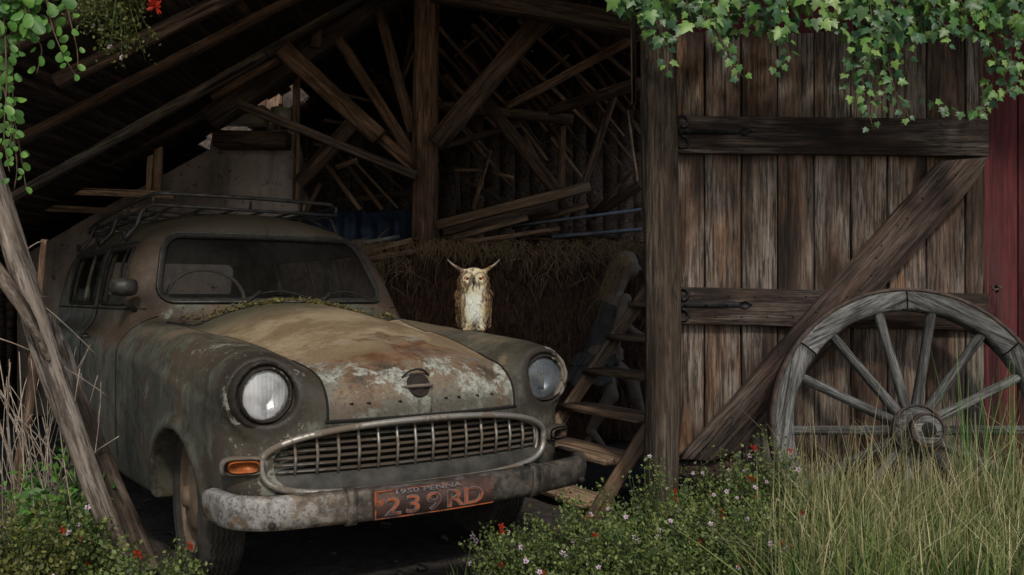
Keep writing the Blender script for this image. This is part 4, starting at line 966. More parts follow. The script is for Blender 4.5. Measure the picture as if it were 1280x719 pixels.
# ------------------------------------------------------------------ hay heap
def fnoise(x, y, s=1.0, seed=0):
    return (math.sin(x*2.3*s+seed)*math.cos(y*1.9*s-seed)+.5*math.sin(x*5.1*s-y*4.3*s+seed*2)+.3*math.sin(x*11*s+y*9.7*s)+.2*math.sin(x*23*s-y*19*s))/2
def heap():
    nx, nt_ = 150, 60; vs = []
    for i in range(nx+1):
        X = -2.0+5.6*i/nx; zt_ = 1.50+.05*fnoise(X, 0, 1)+.03*math.sin(X*3)
        if X < -.9: zt_ -= .12*min(1, (-.9-X))
        for j in range(nt_+1):
            t = j/nt_
            if t < .6:
                u = t/.6; z = zt_*(u**.9); Y = 6.62+.16*u+.07*fnoise(X*1.4, z*2.2, 1.3, 2)+random.uniform(-.015, .015)+.10*math.exp(-((u-1)/.12)**2)
            else:
                u = (t-.6)/.4; z = zt_+.10*math.sin(u*1.5)+.03*fnoise(X*2, u*4, 1.5, 5)+random.uniform(-.012,.012); Y = 6.80+2.75*u
            vs.append((X, Y, z))
    fs = [(i*(nt_+1)+j, (i+1)*(nt_+1)+j, (i+1)*(nt_+1)+j+1, i*(nt_+1)+j+1) for i in range(nx) for j in range(nt_)]
    mi = [0]*len(fs)
    # straws hanging over the lip
    for k in range(3800):
        X = random.uniform(-1.2, 2.4); a = random.random()
        if a < .55: z = 1.52-abs(random.gauss(0, .05+.10*max(0, math.sin(X*5.3)+.4*math.sin(X*13)))); Y = 6.72-random.uniform(0, .10)
        else: z = random.uniform(.1, 1.45); Y = 6.60+.15*z/1.5+.07*fnoise(X*1.4, z*2.2, 1.3, 2)-.012
        if a > .96: z = 1.55; Y = random.uniform(6.8, 7.6)
        ang = random.gauss(-math.pi/2, .8) if a < .55 else random.gauss(-math.pi/2, .35); L_ = random.uniform(.04, .20); w = .0016
        d = Vector((math.cos(ang), random.uniform(-.35, .1), math.sin(ang))); m1 = Vector((X, Y, z)); m2 = m1+d*L_*.5+Vector((0,-.008,0)); m3 = m1+d*L_+Vector((0,0,-.012))
        s_ = Vector((-d.z, 0, d.x))*w; n = len(vs); vs += [tuple(m1-s_), tuple(m1+s_), tuple(m2-s_), tuple(m2+s_), tuple(m3)]; fs += [(n,n+1,n+3,n+2),(n+2,n+3,n+4)]; q = 1 if a < .62 else 2; mi += [q, q]
    g = G('packed_dark_hay'); v = g.map(g.obj, (26,26,5)); n = g.noise(1.4, 8, .7, v, .8); n2 = g.noise(2.2, 5, .6)
    c = g.mix(g.rng(n, .36, .66), (.036,.020,.013), (.16,.085,.050)); c = g.mix(g.math('MULTIPLY', g.rng(n2, .5, .7), .6), c, (.028,.018,.015)); mt = g.out(c, .95, 0, g.bump(n, 1.0, .05))
    g = G('straw'); c = g.mix(g.isl(), (.11,.075,.042), (.32,.23,.13)); m2_ = g.out(c, .8)
    g = G('old_straw'); c = g.mix(g.isl(), (.045,.028,.018), (.13,.08,.05)); m3_ = g.out(c, .8)
    tag(link('hay_heap', np_mesh('hay_heap', vs, fs, mi), [mt, m2_, m3_]), 'dark packed hay heap with straw hanging over its top behind the car', kind='stuff')
heap()
# ------------------------------------------------------------------ loose things on the heap
def loose(name, a, Ya, c_, Yc, t, m, label, cat, group=None, d=None, **kw):
    p0 = W(*a, Ya); p1 = W(*c_, Yc); w = t*(Ya+Yc)/2/FOC; b = MB(); b.add(*beam_mesh((p1-p0).length, d or w*1.5, w, **kw)); o = b.build(name, M[m]); place(o, orient(p0, p1)); tag(o, label, cat, group); return o
for (a, c_, Ya, Yc, t, m_, lb) in [((548,282),(738,233),6.75,6.6,12,'beaml','longest pale beam lying on top of the hay heap, its end rising beside the stairs'),
    ((556,291),(688,258),6.70,6.62,9,'beam','brown board just beneath the long pale beam on the hay'),
    ((600,282),(698,262),6.85,6.80,5,'beamd','thin dark batten in the middle of the plank pile on the hay'),
    ((566,298),(660,272),6.66,6.62,7,'beaml','short pale offcut at the lower left of the plank pile on the hay'),
    ((640,284),(735,256),6.95,6.9,8,'beam','brown plank at the back of the pile under the pale beam end'),
    ((580,303),(700,286),6.64,6.64,5,'beam','thin brown lath lying lowest at the front lip of the hay')]:
    loose('plank', a, Ya, c_, Yc, t, m_, lb, 'plank', 'planks piled on the hay heap right of the post')
for (a, c_, Ya, Yc, t, m_, lb) in [((432,322),(515,300),6.72,6.75,6,'beaml','pale splintered lath nearest the car roof edge, left of the post'),
    ((446,312),(517,306),6.8,6.8,8,'beam','brown board lying flat just left of the post foot'),
    ((440,306),(500,296),6.95,6.95,5,'steelpipe','bluish board at the back of the scrap pile left of the post'),
    ((458,324),(520,314),6.68,6.68,6,'beam','short brown offcut lowest in the scrap pile by the post foot')]:
    loose('plank', a, Ya, c_, Yc, t, m_, lb, 'plank', 'scrap boards on the heap left of the post')
for (a, c_, Ya, Yc, r_, lb) in [((590,289),(802,262),6.75,6.9,.013,'long dull metal pipe across the hay, uppermost of the two pipes'),((690,296),(802,287),6.68,6.72,.016,'shorter dull metal pipe lying lower near the bay post')]:
    b = MB(); p0, p1 = W(*a, Ya), W(*c_, Yc); b.tube([p0-p0, (p1-p0)*.5, p1-p0], r_, 12); o = b.build('pipe', M['steelpipe'], None, True); o.location = p0; tag(o, lb, 'pipe', 'metal pipes on the hay heap')
g = G('faded_blue_sheet'); n = g.noise(5, 7, .7); M['blue'] = g.out(g.mix(g.rng(n, .38, .62), (.012,.022,.050), (.045,.070,.120)), .6, .2, g.bump(n, .4, .01))
b = MB(); n = 120; X0_, X1_ = W(376, 0, 7.7).x, W(520, 0, 7.4).x; z0_ = W(0, 312, 7.5).z; vs = []
for i in range(n+1):
    t = i/n; x = X0_+(X1_-X0_)*t; y = 7.7-.25*t+.022*math.sin(t*44); h_ = .345+.006*math.sin(t*9)-(.02 if t > .55 else 0)
    vs += [(x, y, z0_), (x, y+.03, z0_+h_), (x, y+.034, z0_+h_), (x, y+.004, z0_)]
b.add(vs, [(i*4+q, i*4+(q+1) % 4, i*4+4+(q+1) % 4, i*4+4+q) for i in range(n) for q in range(4)]+[(0,1,2,3), (4*n+3,4*n+2,4*n+1,4*n)])
bp_ = Vector((X0_, 7.6, z0_)); b.v = [tuple(Vector(v)-bp_) for v in b.v]; o = b.build('metal_sheet', M['blue'], None, True); o.location = bp_; tag(o, 'dark blue corrugated sheet standing on the heap behind the roof rack', 'metal sheet')
# trough and jug on the wall plate
M['cream'] = simple('chipped_cream_enamel', (.42,.41,.30), .45, 0, .2, 9, .1)
p = W(301, 166, 8.0); b = MB()
wv, lv = .23, .14
for (z, k, dd) in ((0,.86,.13),(.125,1.0,.16),(.135,1.03,.17),(.135,.96,.14),(.03,.85,.11)): b.v += [(-wv*k, -dd, z), (wv*k, -dd, z), (wv*k, dd, z), (-wv*k, dd, z)]
b.f = [(3,2,1,0)]+[(r_*4+q, r_*4+(q+1) % 4, (r_+1)*4+(q+1) % 4, (r_+1)*4+q) for r_ in range(4) for q in range(4)]+[(16,17,18,19)]; b.mi = [0]*len(b.f)
o = b.build('trough', M['cream']); o.location = (p.x, 8.06, 2.665); tag(o, 'chipped cream enamel sink with three holes on top of the plaster wall', 'sink')
for k in range(3):
    b = MB(); b.lathe([(.018,0),(.014,-.002),(.001,-.004)], 16, Matrix.Translation((-.02+.055*k, -.156, .075)) @ Matrix.Rotation(R(98), 4, 'X')); b.build('tap_hole', M['dark'], o)
p = W(349, 166, 8.0); b = MB(); b.lathe([(.001,0),(.085,0),(.095,.02),(.098,.12),(.088,.125),(.088,.13),(.093,.14),(.05,.155),(.022,.16),(.022,.18),(.001,.182)], 28); o = b.build('jar', M['cream'], None, True); o.location = (p.x, 8.06, 2.665); tag(o, 'squat cream lidded jar beside the sink on the plaster wall', 'jar')
# ------------------------------------------------------------------ staircase
ST = empty('staircase', (.45, 4.75, 0)); tag(ST, 'steep open wooden steps with pale treads leaning up behind the bay post', 'steps'); SB = Vector((.45,4.75,0))
cd = Vector((.85,.526,0)).normalized(); td = Vector((.526,-.85,0)).normalized(); A0 = Vector((.205,5.02,.25)); stepv = cd*.170+Vector((0,0,.195))
for off, t_ in ((td*-.02, 'x'), (td*.72, 'y')):
    p0 = A0+off-stepv*1.35; p1 = A0+off+stepv*(7.2)
    beam('stringer', p0, p1, .075, .032, M['stair'], ST, SB)
for k in range(-1, 7):
    c = A0+stepv*k; p0 = c; p1 = c+td*.70; b = MB(); b.add(*beam_mesh(.70, .20 if k else .26, .032, jit=.05)); o = b.build('tread', M['stair'], ST)
    x = td; z = Vector((0,0,1)); y = z.cross(x); place(o, Matrix.Translation(p0) @ Matrix((x, y, z)).transposed().to_4x4(), SB)
# ------------------------------------------------------------------ wagon wheel
WC = Vector(((1141-640)*3.80/FOC, 3.80, CAMH-(538-HOR)*3.80/FOC)); WH = empty('wagon_wheel', WC); WH.rotation_euler = (R(-9), 0, 0)
tag(WH, 'weathered grey spoked wagon wheel leaning on the plank door in the grass', 'wheel')
Ro, Ri = .605, .522
for k in range(7):
    a0 = 2*math.pi*k/7+R(90); n = 14; vs = []
    for i in range(n+1):
        a = a0+2*math.pi/7*(.006+.988*i/n); e = random.uniform(-.0015,.0015); c, s = math.cos(a), math.sin(a)
        for (r_, y) in ((Ro+e,-.030),(Ro+e,.032),(Ri+.01+e,.036),(Ri+e,.026),(Ri+e,-.026),(Ri+.012+e,-.036),(Ro-.012+e,-.037)): vs.append((r_, y, a))
    # build flat in local frame so grain follows the arc: object's X = tangent at its middle
    am = a0+math.pi/7; b = MB(); P3 = []
    for (r_, y, a) in vs: P3.append((-(r_*math.sin(a-am)), y, r_*math.cos(a-am)))
    b.add(P3, [(i*7+q, i*7+(q+1) % 7, (i+1)*7+(q+1) % 7, (i+1)*7+q) for i in range(n) for q in range(7)]+[tuple(range(7)), tuple(n*7+q for q in range(7))[::-1]])
    o = b.build('felloe', M['wheelw'], WH); o.rotation_euler = (0, math.pi/2-am, 0)
b = MB(); b.lathe([(.606,-.036),(.619,-.034),(.620,.034),(.606,.036)], 120, Matrix.Rotation(R(90), 4, 'X'), True); b.build('iron_tyre', M['rust'], WH, True)
for k in range(14):
    a = R(180)+2*math.pi*k/14; b = MB(); L_ = Ri+.01-.09; n = 10; seg = 10; vs = []
    for i in range(n+1):
        t = i/n; r_ = .030-.008*math.sin(min(1, t*1.3)*math.pi*.5)+.005*t; 
        for q in range(seg): vs.append((.09+L_*t, .95*r_*math.cos(2*math.pi*q/seg)+random.uniform(-.0006,.0006), .80*r_*math.sin(2*math.pi*q/seg)+random.uniform(-.0006,.0006)))
    b.add(vs, [(i*seg+q, i*seg+(q+1) % seg, (i+1)*seg+(q+1) % seg, (i+1)*seg+q) for i in range(n) for q in range(seg)]); o = b.build('spoke', M['wheelw'], WH, True); o.rotation_euler = (0, -a, 0)
MH = Matrix.Rotation(R(90), 4, 'X')
b = MB(); b.lathe([(.001,.150),(.050,.150),(.062,.140),(.068,.100),(.085,.070),(.100,.045),(.102,-.045),(.085,-.08),(.06,-.10),(.001,-.10)], 32, MH); hb = b.build('hub', M['wheelw'], WH, True)
b = MB(); b.lathe([(.103,.040),(.110,.040),(.110,.058),(.103,.058)], 40, MH, True); b.build('hub_band', M['rust'], hb, True)
b = MB(); b.lathe([(.066,.122),(.072,.122),(.071,.148),(.064,.148)], 36, MH, True); b.build('hub_band', M['rust'], hb, True)
b = MB(); b.lathe([(.001,.154),(.030,.154),(.034,.146)], 20, MH); b.build('axle_bore', M['dark'], hb)
# ------------------------------------------------------------------ leaning logs
def log(pts, r, name, label, cat='log', group=None, m='log', seg=18, rough=.10):
    P3 = spline([W(*p[:2], p[2]) for p in pts], 10); N = len(P3); rr = np.interp(np.linspace(0, 1, N), np.linspace(0, 1, len(r)), r); b = MB()
    ph = random.uniform(0, 6); vs = []; up = Vector((0,-1,0))
    for i, p in enumerate(P3):
        t = (P3[min(i+1, N-1)]-P3[max(i-1, 0)]).normalized(); u = (up-t*up.dot(t)).normalized(); s_ = t.cross(u)
        for k in range(seg):
            a = 2*math.pi*k/seg; q = rr[i]*(1+rough*math.sin(2*a+ph+i*.05)+rough*.6*math.sin(5*a+i*.18+ph)+random.uniform(-rough, rough)*.35)
            vs.append(p-P3[0]+(s_*math.cos(a)+u*math.sin(a))*q)
    # local frame: X along the log
    Mx = orient(P3[0], P3[-1]); inv = Mx.to_3x3().inverted(); vs = [inv @ v for v in vs]
    b.add(vs, [(i*seg+k, i*seg+(k+1) % seg, (i+1)*seg+(k+1) % seg, (i+1)*seg+k) for i in range(N-1) for k in range(seg)]+[tuple(range(seg))[::-1], tuple((N-1)*seg+k for k in range(seg))])
    o = b.build(name, M[m], None, True); place(o, Mx); tag(o, label, cat, group); return o
log([(160,715,3.15),(148,685,3.12),(117,610,3.05),(93,541,3.0),(65,465,2.95),(41,390,2.9),(12,290,2.86),(-30,150,2.8)], [.042,.039,.036,.038,.035,.030], 'tree_trunk', 'thick pale barkless trunk leaning in front of the car, running out at the left edge', 'trunk', m='log')
log([(186,712,3.32),(168,668,3.3),(137,596,3.28),(103,513,3.24),(76,438,3.18),(54,396,3.1)], [.036,.034,.031,.030,.030,.024], 'tree_trunk', 'grey split trunk leaning just behind the thick pale one by the front wheel', 'trunk', m='log')
log([(14,720,3.3),(22,600,3.28),(38,500,3.25),(48,380,3.2),(55,300,3.15)], [.022,.020,.018,.015,.010], 'branch', 'thin rust-brown upright branch at the left among dry stems', 'branch', m='beam')
log([(-14,322,2.83),(12,360,2.82),(36,398,2.83),(62,452,2.9)], [.022,.022,.018,.005], 'bark_slab', 'torn silvery slab of wood hanging off the thick leaning trunk', 'wood slab', m='log')
# ------------------------------------------------------------------ owl
def owl():
    z0 = None
    px, Yw = 592, 4.22
    # stand on the far fender: find the car surface under the feet
    def surf(X, Y):
        c, s = math.cos(.609), math.sin(.609); lx = (X+.698)*c+(Y-3.747)*s; ly = -(X+.698)*s+(Y-3.747)*c
        return float(from_top([(lx, ly)])[0][2]), lx, ly
    best = None
    for Yt in np.linspace(3.7, 4.6, 60):
        X = (px-640)*Yt/FOC; z, lx, ly = surf(X, Yt); py = HOR+(CAMH-z)*FOC/Yt
        if best is None or abs(py-414) < best[0]: best = (abs(py-414), X, Yt, z)
    _, X, Y, z = best; s = Y/FOC      # metres per pixel of the photo
    H = 90*s
    O = empty('owl', (X, Y, z)); O.rotation_euler = (0, 0, R(4)); tag(O, 'cream horned owl with orange eyes perched on the far fender of the old car', 'owl')
    k = H/.36; print('OWL', X, Y, z, H)
    def F(x, y, z_):
        x, y, z_ = x/k, y/k, z_/k
        d = ell(x, y, z_, (0, .0, .135), (.083, .075, .130)); d = smin(d, ell(x, y, z_, (0, -.008, .070), (.060,.058,.068)), .03)
        d = smin(d, ell(x, y, z_, (0, -.008, .252), (.072, .064, .064)), .05)
        d = smin(d, ell(x, y, z_, (0, -.055, .262), (.064, .022, .050)), .015)
        a = np.abs(x)
        d = smin(d, rcone(a, y, z_, (.058, .012, .185), (.074, .022, .045), .034, .013), .012)      # folded wings
        d = smin(d, rcone(a, y, z_, (.035, -.035, .020), (.040, -.045, .004), .022, .012), .02)    # thighs
        d = smin(d, rcone(a, y, z_, (.038, -.02, .288), (.080, -.01, .316), .016, .007), .012)     # horns
        d = smin(d, rcone(a, y, z_, (.080, -.01, .316), (.108, .0, .336), .008, .0042), .006); d = smin(d, rcone(a, y, z_, (.108, .0, .336), (.134, .004, .362), .0045, .0014), .004)
        d = smin(d, rcone(x, y, z_, (0, .05, .05), (0, .085, -.02), .035, .018), .02)               # tail
        ex = np.sqrt((a-.031)**2+(z_-.262)**2); d = d+.006*np.exp(-(ex/.014)**2)
        return d*k
    P_, Q_ = nets(F, (-.14*k, -.11*k, -.05*k), (.14*k, .13*k, .385*k), .0032)
    g = G('cream_streaked_feathers'); p = g.xyz(); a = g.math('ABSOLUTE', p[0])
    n = g.noise(30, 5, .65, g.map(g.obj, (1.8, 1.8, .5))); n2 = g.noise(80, 4, .6, g.map(g.obj, (1, 1, .5))); n3 = g.noise(16, 4, .6)
    cream = g.mix(g.rng(n3, .35, .65), (.48,.40,.21), (.60,.56,.42)); c = cream
    streak = g.rng(n, .50, .56); c = g.mix(g.math('MULTIPLY', streak, .85), c, (.06,.035,.022))
    side = g.rng(a, .040*k, .070*k); br = g.mix(g.rng(n2, .4, .6), (.035,.020,.012), (.30,.19,.09)); c = g.mix(g.math('MULTIPLY', side, g.rng(n3, .30, .42)), c, br)
    back = g.rng(p[1], .0, .03); c = g.mix(back, c, br)
    belly = g.math('MULTIPLY', g.rng(a, .050*k, .02*k), g.math('MULTIPLY', g.rng(p[2], .03*k, .07*k), g.rng(p[2], .21*k, .17*k))); c = g.mix(g.math('MULTIPLY', belly, .75), c, g.mix(g.rng(n, .55, .7), (.58,.62,.57), (.26,.28,.22)))
    brow = g.math('MULTIPLY', g.rng(p[2], .292*k, .305*k), g.rng(n, .4, .6)); c = g.mix(g.math('MULTIPLY', brow, .8), c, (.15,.10,.075))
    eyd = g.N.new('ShaderNodeVectorMath'); eyd.operation = 'DISTANCE'; cb_ = g.N.new('ShaderNodeCombineXYZ'); g.L.new(a, cb_.inputs[0]); g.L.new(p[2], cb_.inputs[2]); g.L.new(cb_.outputs[0], eyd.inputs[0]); eyd.inputs[1].default_value = (.031*k, 0, .262*k)
    rim_ = g.math('MULTIPLY', g.rng(eyd.outputs['Value'], .020*k, .027*k), g.rng(eyd.outputs['Value'], .040*k, .030*k)); c = g.mix(g.math('MULTIPLY', g.math('MULTIPLY', rim_, g.rng(p[1], -.02, -.035)), .7), c, (.13,.085,.05))
    c = g.mix(g.rng(a, .085*k, .10*k), c, g.mix(g.rng(p[2], .29*k, .31*k), c, (.24,.19,.15)))
    mt = g.out(c, .85, 0, g.bump(n2, .5, .004)); M['owlf'] = mt
    body = link('body', np_mesh('body', P_, Q_), mt, O, True)
    # overlapping feathers on breast, sides and wings
    cand = P_[(P_[:,2] > .03*k) & (P_[:,2] < .30*k) & (P_[:,1] < .05*k)]; sel = cand[RNG.choice(len(cand), 1500, replace=False)]
    e = .002; gr = np.stack([F(sel[:,0]+e, sel[:,1], sel[:,2])-F(sel[:,0]-e, sel[:,1], sel[:,2]), F(sel[:,0], sel[:,1]+e, sel[:,2])-F(sel[:,0], sel[:,1]-e, sel[:,2]), F(sel[:,0], sel[:,1], sel[:,2]+e)-F(sel[:,0], sel[:,1], sel[:,2]-e)], 1)
    vs = []; fs = []
    for p_, nn in zip(sel, gr):
        if abs(p_[0]) < .055*k and p_[2] > .225*k: continue
        nn = Vector(nn).normalized(); t = Vector((random.gauss(0, .10), 0, -1)); t = (t-nn*t.dot(nn)).normalized(); s_ = nn.cross(t); L_ = random.uniform(.016, .030)*k; w_ = L_*random.uniform(.16, .28); p_ = Vector(p_)+nn*.0006
        i = len(vs); vs += [p_, p_+t*L_*.5-s_*w_+nn*.0010, p_+t*L_+nn*.0030, p_+t*L_*.5+s_*w_+nn*.0010, p_+t*L_*.55+nn*.0024]; fs += [(i, i+1, i+4), (i+1, i+2, i+4), (i+2, i+3, i+4), (i+3, i, i+4)]
    link('feathers', np_mesh('feathers', vs, fs), mt, O)
    me = M['eye'] = G('orange_eye').out((.42,.11,.02), .15, 0, None, Specular_IOR_Level=.6)
    for s_ in (-1, 1):
        c = Vector((s_*.031, -.0655, .262))*k
        b = MB(); b.lathe([(.0145*k*math.sin(a), .007*k*math.cos(a)) for a in np.linspace(.01, math.pi/2, 7)], 20, Matrix.Translation(c) @ Matrix.Rotation(R(90), 4, 'X')); ey = b.build('eye', me, O, True)
        b = MB(); b.lathe([(.0065*k*math.sin(a), .0074*k+.0004-.0006*(1-math.cos(a))) for a in np.linspace(.01, math.pi/2, 4)], 16, Matrix.Translation(c) @ Matrix.Rotation(R(90), 4, 'X')); b.build('pupil', M['dark'], ey, True)
        # brow ridge of stiff feathers and dark eyelid
        b = MB(); b.tube([c+Vector((.0155*k*math.cos(t), -.002*k, .0145*k*math.sin(t))) for t in np.linspace(0, 2*math.pi, 17)[:-1]], (.0024)*k, 5, closed=True); b.build('eyelid', M['dark'], ey, True)
    b = MB(); b.tube([Vector((0,-.074,.262))*k, Vector((0,-.088,.252))*k, Vector((0,-.090,.238))*k, Vector((0,-.084,.228))*k], [.008*k,.0075*k,.005*k,.001*k], 8); b.build('beak', M['beak'], O, True)
    for s_ in (-1, 1):
        for q in (-1, 0, 1):
            b = MB(); o_ = Vector((s_*.036+q*.011, -.045, .008))*k; e_ = o_+Vector((q*.004, -.026, -.002))*k; b.tube([o_, (o_+e_)/2+Vector((0,0,.004))*k, e_], [.0065*k,.0062*k,.005*k], 8)
            ft = b.build('toe', M['foot'], O, True); b = MB(); b.tube([e_, e_+Vector((0,-.007,-.001))*k, e_+Vector((0,-.010,-.008))*k], [.0036*k,.0025*k,.0006*k], 6); b.build('claw', M['dark'], ft, True)
M['beak'] = simple('slate_beak', (.035,.035,.045), .35, 0, .2, 30, .1); M['foot'] = simple('feathered_toe', (.34,.27,.17), .8, 0, .3, 60, .3)
owl()
# ------------------------------------------------------------------ girl by the stairs
def girl():
    Y = 6.25; k = Y/FOC
    def p(px, py, dy=0.0): v = W(px, py, Y); return ((px-755)*k, dy, v.z)
    B = W(755, 374, Y).x; G0 = empty('person', (B, Y, 0)); tag(G0, 'long-haired girl in a dark sleeveless ruffled dress walking barefoot behind the steps', 'person')
    skin = simple('shaded_skin', (.20,.155,.12), .6, 0, .15, 20, .1); dress = simple('grey_dress_cloth', (.070,.072,.066), .9, 0, .25, 14, .5); hair = simple('dull_blonde_hair', (.24,.175,.10), .7, 0, .4, 60, .6)
    head = (784, 332); hip = p(748, 440)
    def F(x, y, z):
        c = p(784, 331); d = ell(x, y, z, c, (.078, .072, .098)); d = smin(d, ell(x, y, z, (c[0]+.035, -.005, c[2]-.045), (.045,.045,.045)), .02)  # face towards the right
        d = smin(d, rcone(x, y, z, (c[0]+.075, -.01, c[2]-.01), (c[0]+.092, -.01, c[2]-.03), .010, .012), .012)   # nose
        d = smin(d, rcone(x, y, z, p(781, 345), p(772, 362), .040, .046), .02)
        d = smin(d, ell(x, y, z, p(767, 378), (.085, .125, .080), 0), .03); d = smin(d, rcone(x, y, z, p(765, 385), p(755, 415), .088, .080), .04); d = smin(d, rcone(x, y, z, p(755, 415), p(748, 442), .078, .098), .04)
        for (sd, kn, an, to) in ((-.055, p(763, 494, -.06), p(738, 538, -.02), p(752, 555, -.06)), (.055, p(792, 476, .10), p(806, 520, .13), p(822, 530, .10))):
            h = (hip[0], sd, hip[2]-.02); an = (an[0], an[1], max(an[2], .10)); to = (to[0], to[1], .035)
            d = smin(d, rcone(x, y, z, h, kn, .078, .050), .03); d = smin(d, rcone(x, y, z, kn, ((kn[0]+an[0])/2-.01, (kn[1]+an[1])/2, (kn[2]+an[2])/2), .050, .046), .012); d = smin(d, rcone(x, y, z, ((kn[0]+an[0])/2-.01, (kn[1]+an[1])/2, (kn[2]+an[2])/2), an, .046, .030), .012)
            d = smin(d, rcone(x, y, z, an, to, .032, .020), .015); d = smin(d, ell(x, y, z, (an[0]-.015, an[1], .05 if an[2] < .15 else an[2]-.04), (.030,.026,.034)), .015)
        # near arm folded behind the back, far arm forward
        sh = p(779, 374, -.125); el = p(767, 418, -.155); ha = p(770, 436, -.10)
        d = smin(d, rcone(x, y, z, sh, el, .042, .032), .02); d = smin(d, rcone(x, y, z, el, ha, .031, .022), .012)
        d = smin(d, ell(x, y, z, (ha[0]+.01, ha[1], ha[2]-.015), (.030,.016,.034)), .008)
        for q in range(4): d = smin(d, rcone(x, y, z, (ha[0]-.008+q*.013, ha[1]-.004, ha[2]-.040), (ha[0]-.006+q*.015, ha[1]-.010, ha[2]-.082+abs(q-1.5)*.006), .0078, .006), .003)
        d = smin(d, rcone(x, y, z, (ha[0]-.02, ha[1], ha[2]-.015), (ha[0]-.040, ha[1]-.008, ha[2]-.048), .0085, .0065), .004)
        s2 = p(772, 374, .125); e2 = p(790, 412, .16); h2 = p(812, 425, .12); d = smin(d, rcone(x, y, z, s2, e2, .040, .031), .02); d = smin(d, rcone(x, y, z, e2, h2, .030, .022), .012)
        d = smin(d, ell(x, y, z, (h2[0]+.02, h2[1], h2[2]), (.036,.016,.028)), .008)
        for q in range(4): d = smin(d, rcone(x, y, z, (h2[0]+.045, h2[1], h2[2]-.018+q*.013), (h2[0]+.085, h2[1]-.01, h2[2]-.024+q*.015), .0078, .006), .003)
        return d
    P_, Q_ = nets(F, (-.28, -.24, -.02), (.55, .26, 1.46), .0095); body = link('body', np_mesh('body', P_, Q_), skin, G0, True)
    def FD(x, y, z):
        ts = 1.0
        d = ell(x, y, z, p(766, 384), (.100, .122, .095)); d = smin(d, rcone(x, y, z, p(765, 388), p(755, 415), .098, .090), .03); d = smin(d, rcone(x, y, z, p(755, 415), p(750, 440), .088, .108), .03)
        d = np.maximum(d, z-(p(0, 366)[2]+.02))
        # flared skirt with pleats
        h = np.clip((p(0, 436)[2]-z)/.25, 0, 1); cx_ = p(750, 436)[0]-.10*h; ang = np.arctan2(y, x-cx_); r_ = np.sqrt((x-cx_)**2+(y*1.05)**2)
        rad = .100+.115*h+.012*h*np.sin(ang*13+z*9); rad = rad+.014*sst(.62, .60, z)*0
        sk = np.maximum((r_-rad)*.8, np.maximum(z-p(0, 434)[2], p(0, 478)[2]+.012*np.sin(ang*7)-z)); d = smin(d, sk, .015)
        rf = np.maximum((r_-(rad+.020+.010*np.sin(ang*17)))*.8, np.maximum(z-p(0, 441)[2], p(0, 455)[2]+.01*np.sin(ang*9)-z)); d = smin(d, rf, .008)
        return d
    P_, Q_ = nets(FD, (-.40, -.26, .40), (.22, .26, 1.18), .0095); link('dress', np_mesh('dress', P_, Q_), dress, G0, True)
    # hair: cap plus long strands falling back over the shoulder
    vs = []; fs = []; c = Vector(p(784, 331))
    for q in range(260):
        a = random.uniform(R(70), R(230)); el_ = random.uniform(-.2, 1.4); s0 = c+Vector((math.cos(a)*math.cos(el_)*.084-.004, (random.choice((-1,1))*abs(math.sin(a*1.0))*.6+random.uniform(-.5,.5))*math.cos(el_)*.078, math.sin(el_)*.102))
        end = Vector(p(random.gauss(756, 7), random.gauss(378, 12), random.uniform(-.12, .10))); m1 = s0+Vector((-.045, (s0.y)*.4, -.03)); pts = []
        for t in np.linspace(0, 1, 9): pts.append(s0*(1-t)**2+m1*2*t*(1-t)+end*t*t+Vector((.006*math.sin(t*9+q), .006*math.cos(t*7+q), 0)))
        w = .0036
        for j, v in enumerate(pts):
            s_ = Vector((w*(1-.6*j/8), 0, w*.5)); vs += [v-s_, v+s_]
            if j: n = len(vs); fs.append((n-4, n-3, n-1, n-2))
    hc = MB(); hc.lathe([(.082*math.sin(a), .103*math.cos(a)) for a in np.linspace(.01, R(95), 10)], 24, Matrix.Translation(c+Vector((-.012,0,.002))) @ Matrix.Rotation(R(-28), 4, 'Y'))
    n = len(vs); vs += [Vector(v) for v in hc.v]; fs += [tuple(i+n for i in f) for f in hc.f]
    link('hair', np_mesh('hair', vs, fs), hair, G0, True)
girl()
# ------------------------------------------------------------------ plants
def unit(a): return a/np.maximum(np.linalg.norm(a, axis=-1, keepdims=True), 1e-9)
def scatter(LV, LF, pos, tip, nor, size):
    LV = np.array(LV, float); LF = np.array(LF); tip = unit(tip); sd_ = unit(np.cross(tip, nor)); nn = np.cross(sd_, tip)
    V = pos[:, None, :]+size[:, None, None]*(LV[None, :, 0:1]*sd_[:, None, :]+LV[None, :, 1:2]*tip[:, None, :]+LV[None, :, 2:3]*nn[:, None, :])
    F = LF[None]+(np.arange(len(pos))*len(LV))[:, None, None]; return V.reshape(-1, 3), F.reshape(-1, LF.shape[1])
def leafmat(name, cols, trans=.25, rough=.5, spec=.35):
    g = G(name); r = g.isl(); st = [(i/(len(cols)-1), c) for i, c in enumerate(cols)]; c = g.ramp(r, st); n = g.noise(40, 3, .6); c = g.mix(g.rng(n, .35, .7, 0, .35), c, tuple(.5*k for k in cols[0]))
    g.out(c, rough, 0, None, Specular_IOR_Level=spec); tr = g.N.new('ShaderNodeBsdfTranslucent'); g.L.new(c, tr.inputs[0])
    mx = g.N.new('ShaderNodeMixShader'); mx.inputs[0].default_value = trans; g.L.new(g.b.outputs[0], mx.inputs[1]); g.L.new(tr.outputs[0], mx.inputs[2]); g.L.new(mx.outputs[0], g.N['Material Output'].inputs[0]); return g.m
M['ivy'] = leafmat('ivy_leaf', [(.03,.085,.03),(.055,.15,.04),(.10,.23,.05),(.20,.36,.075),(.06,.14,.065),(.035,.10,.045),(.28,.42,.12)], .2, .4)
M['creep'] = leafmat('round_creeper_leaf', [(.05,.14,.03),(.10,.25,.04),(.17,.34,.06)], .25, .45)
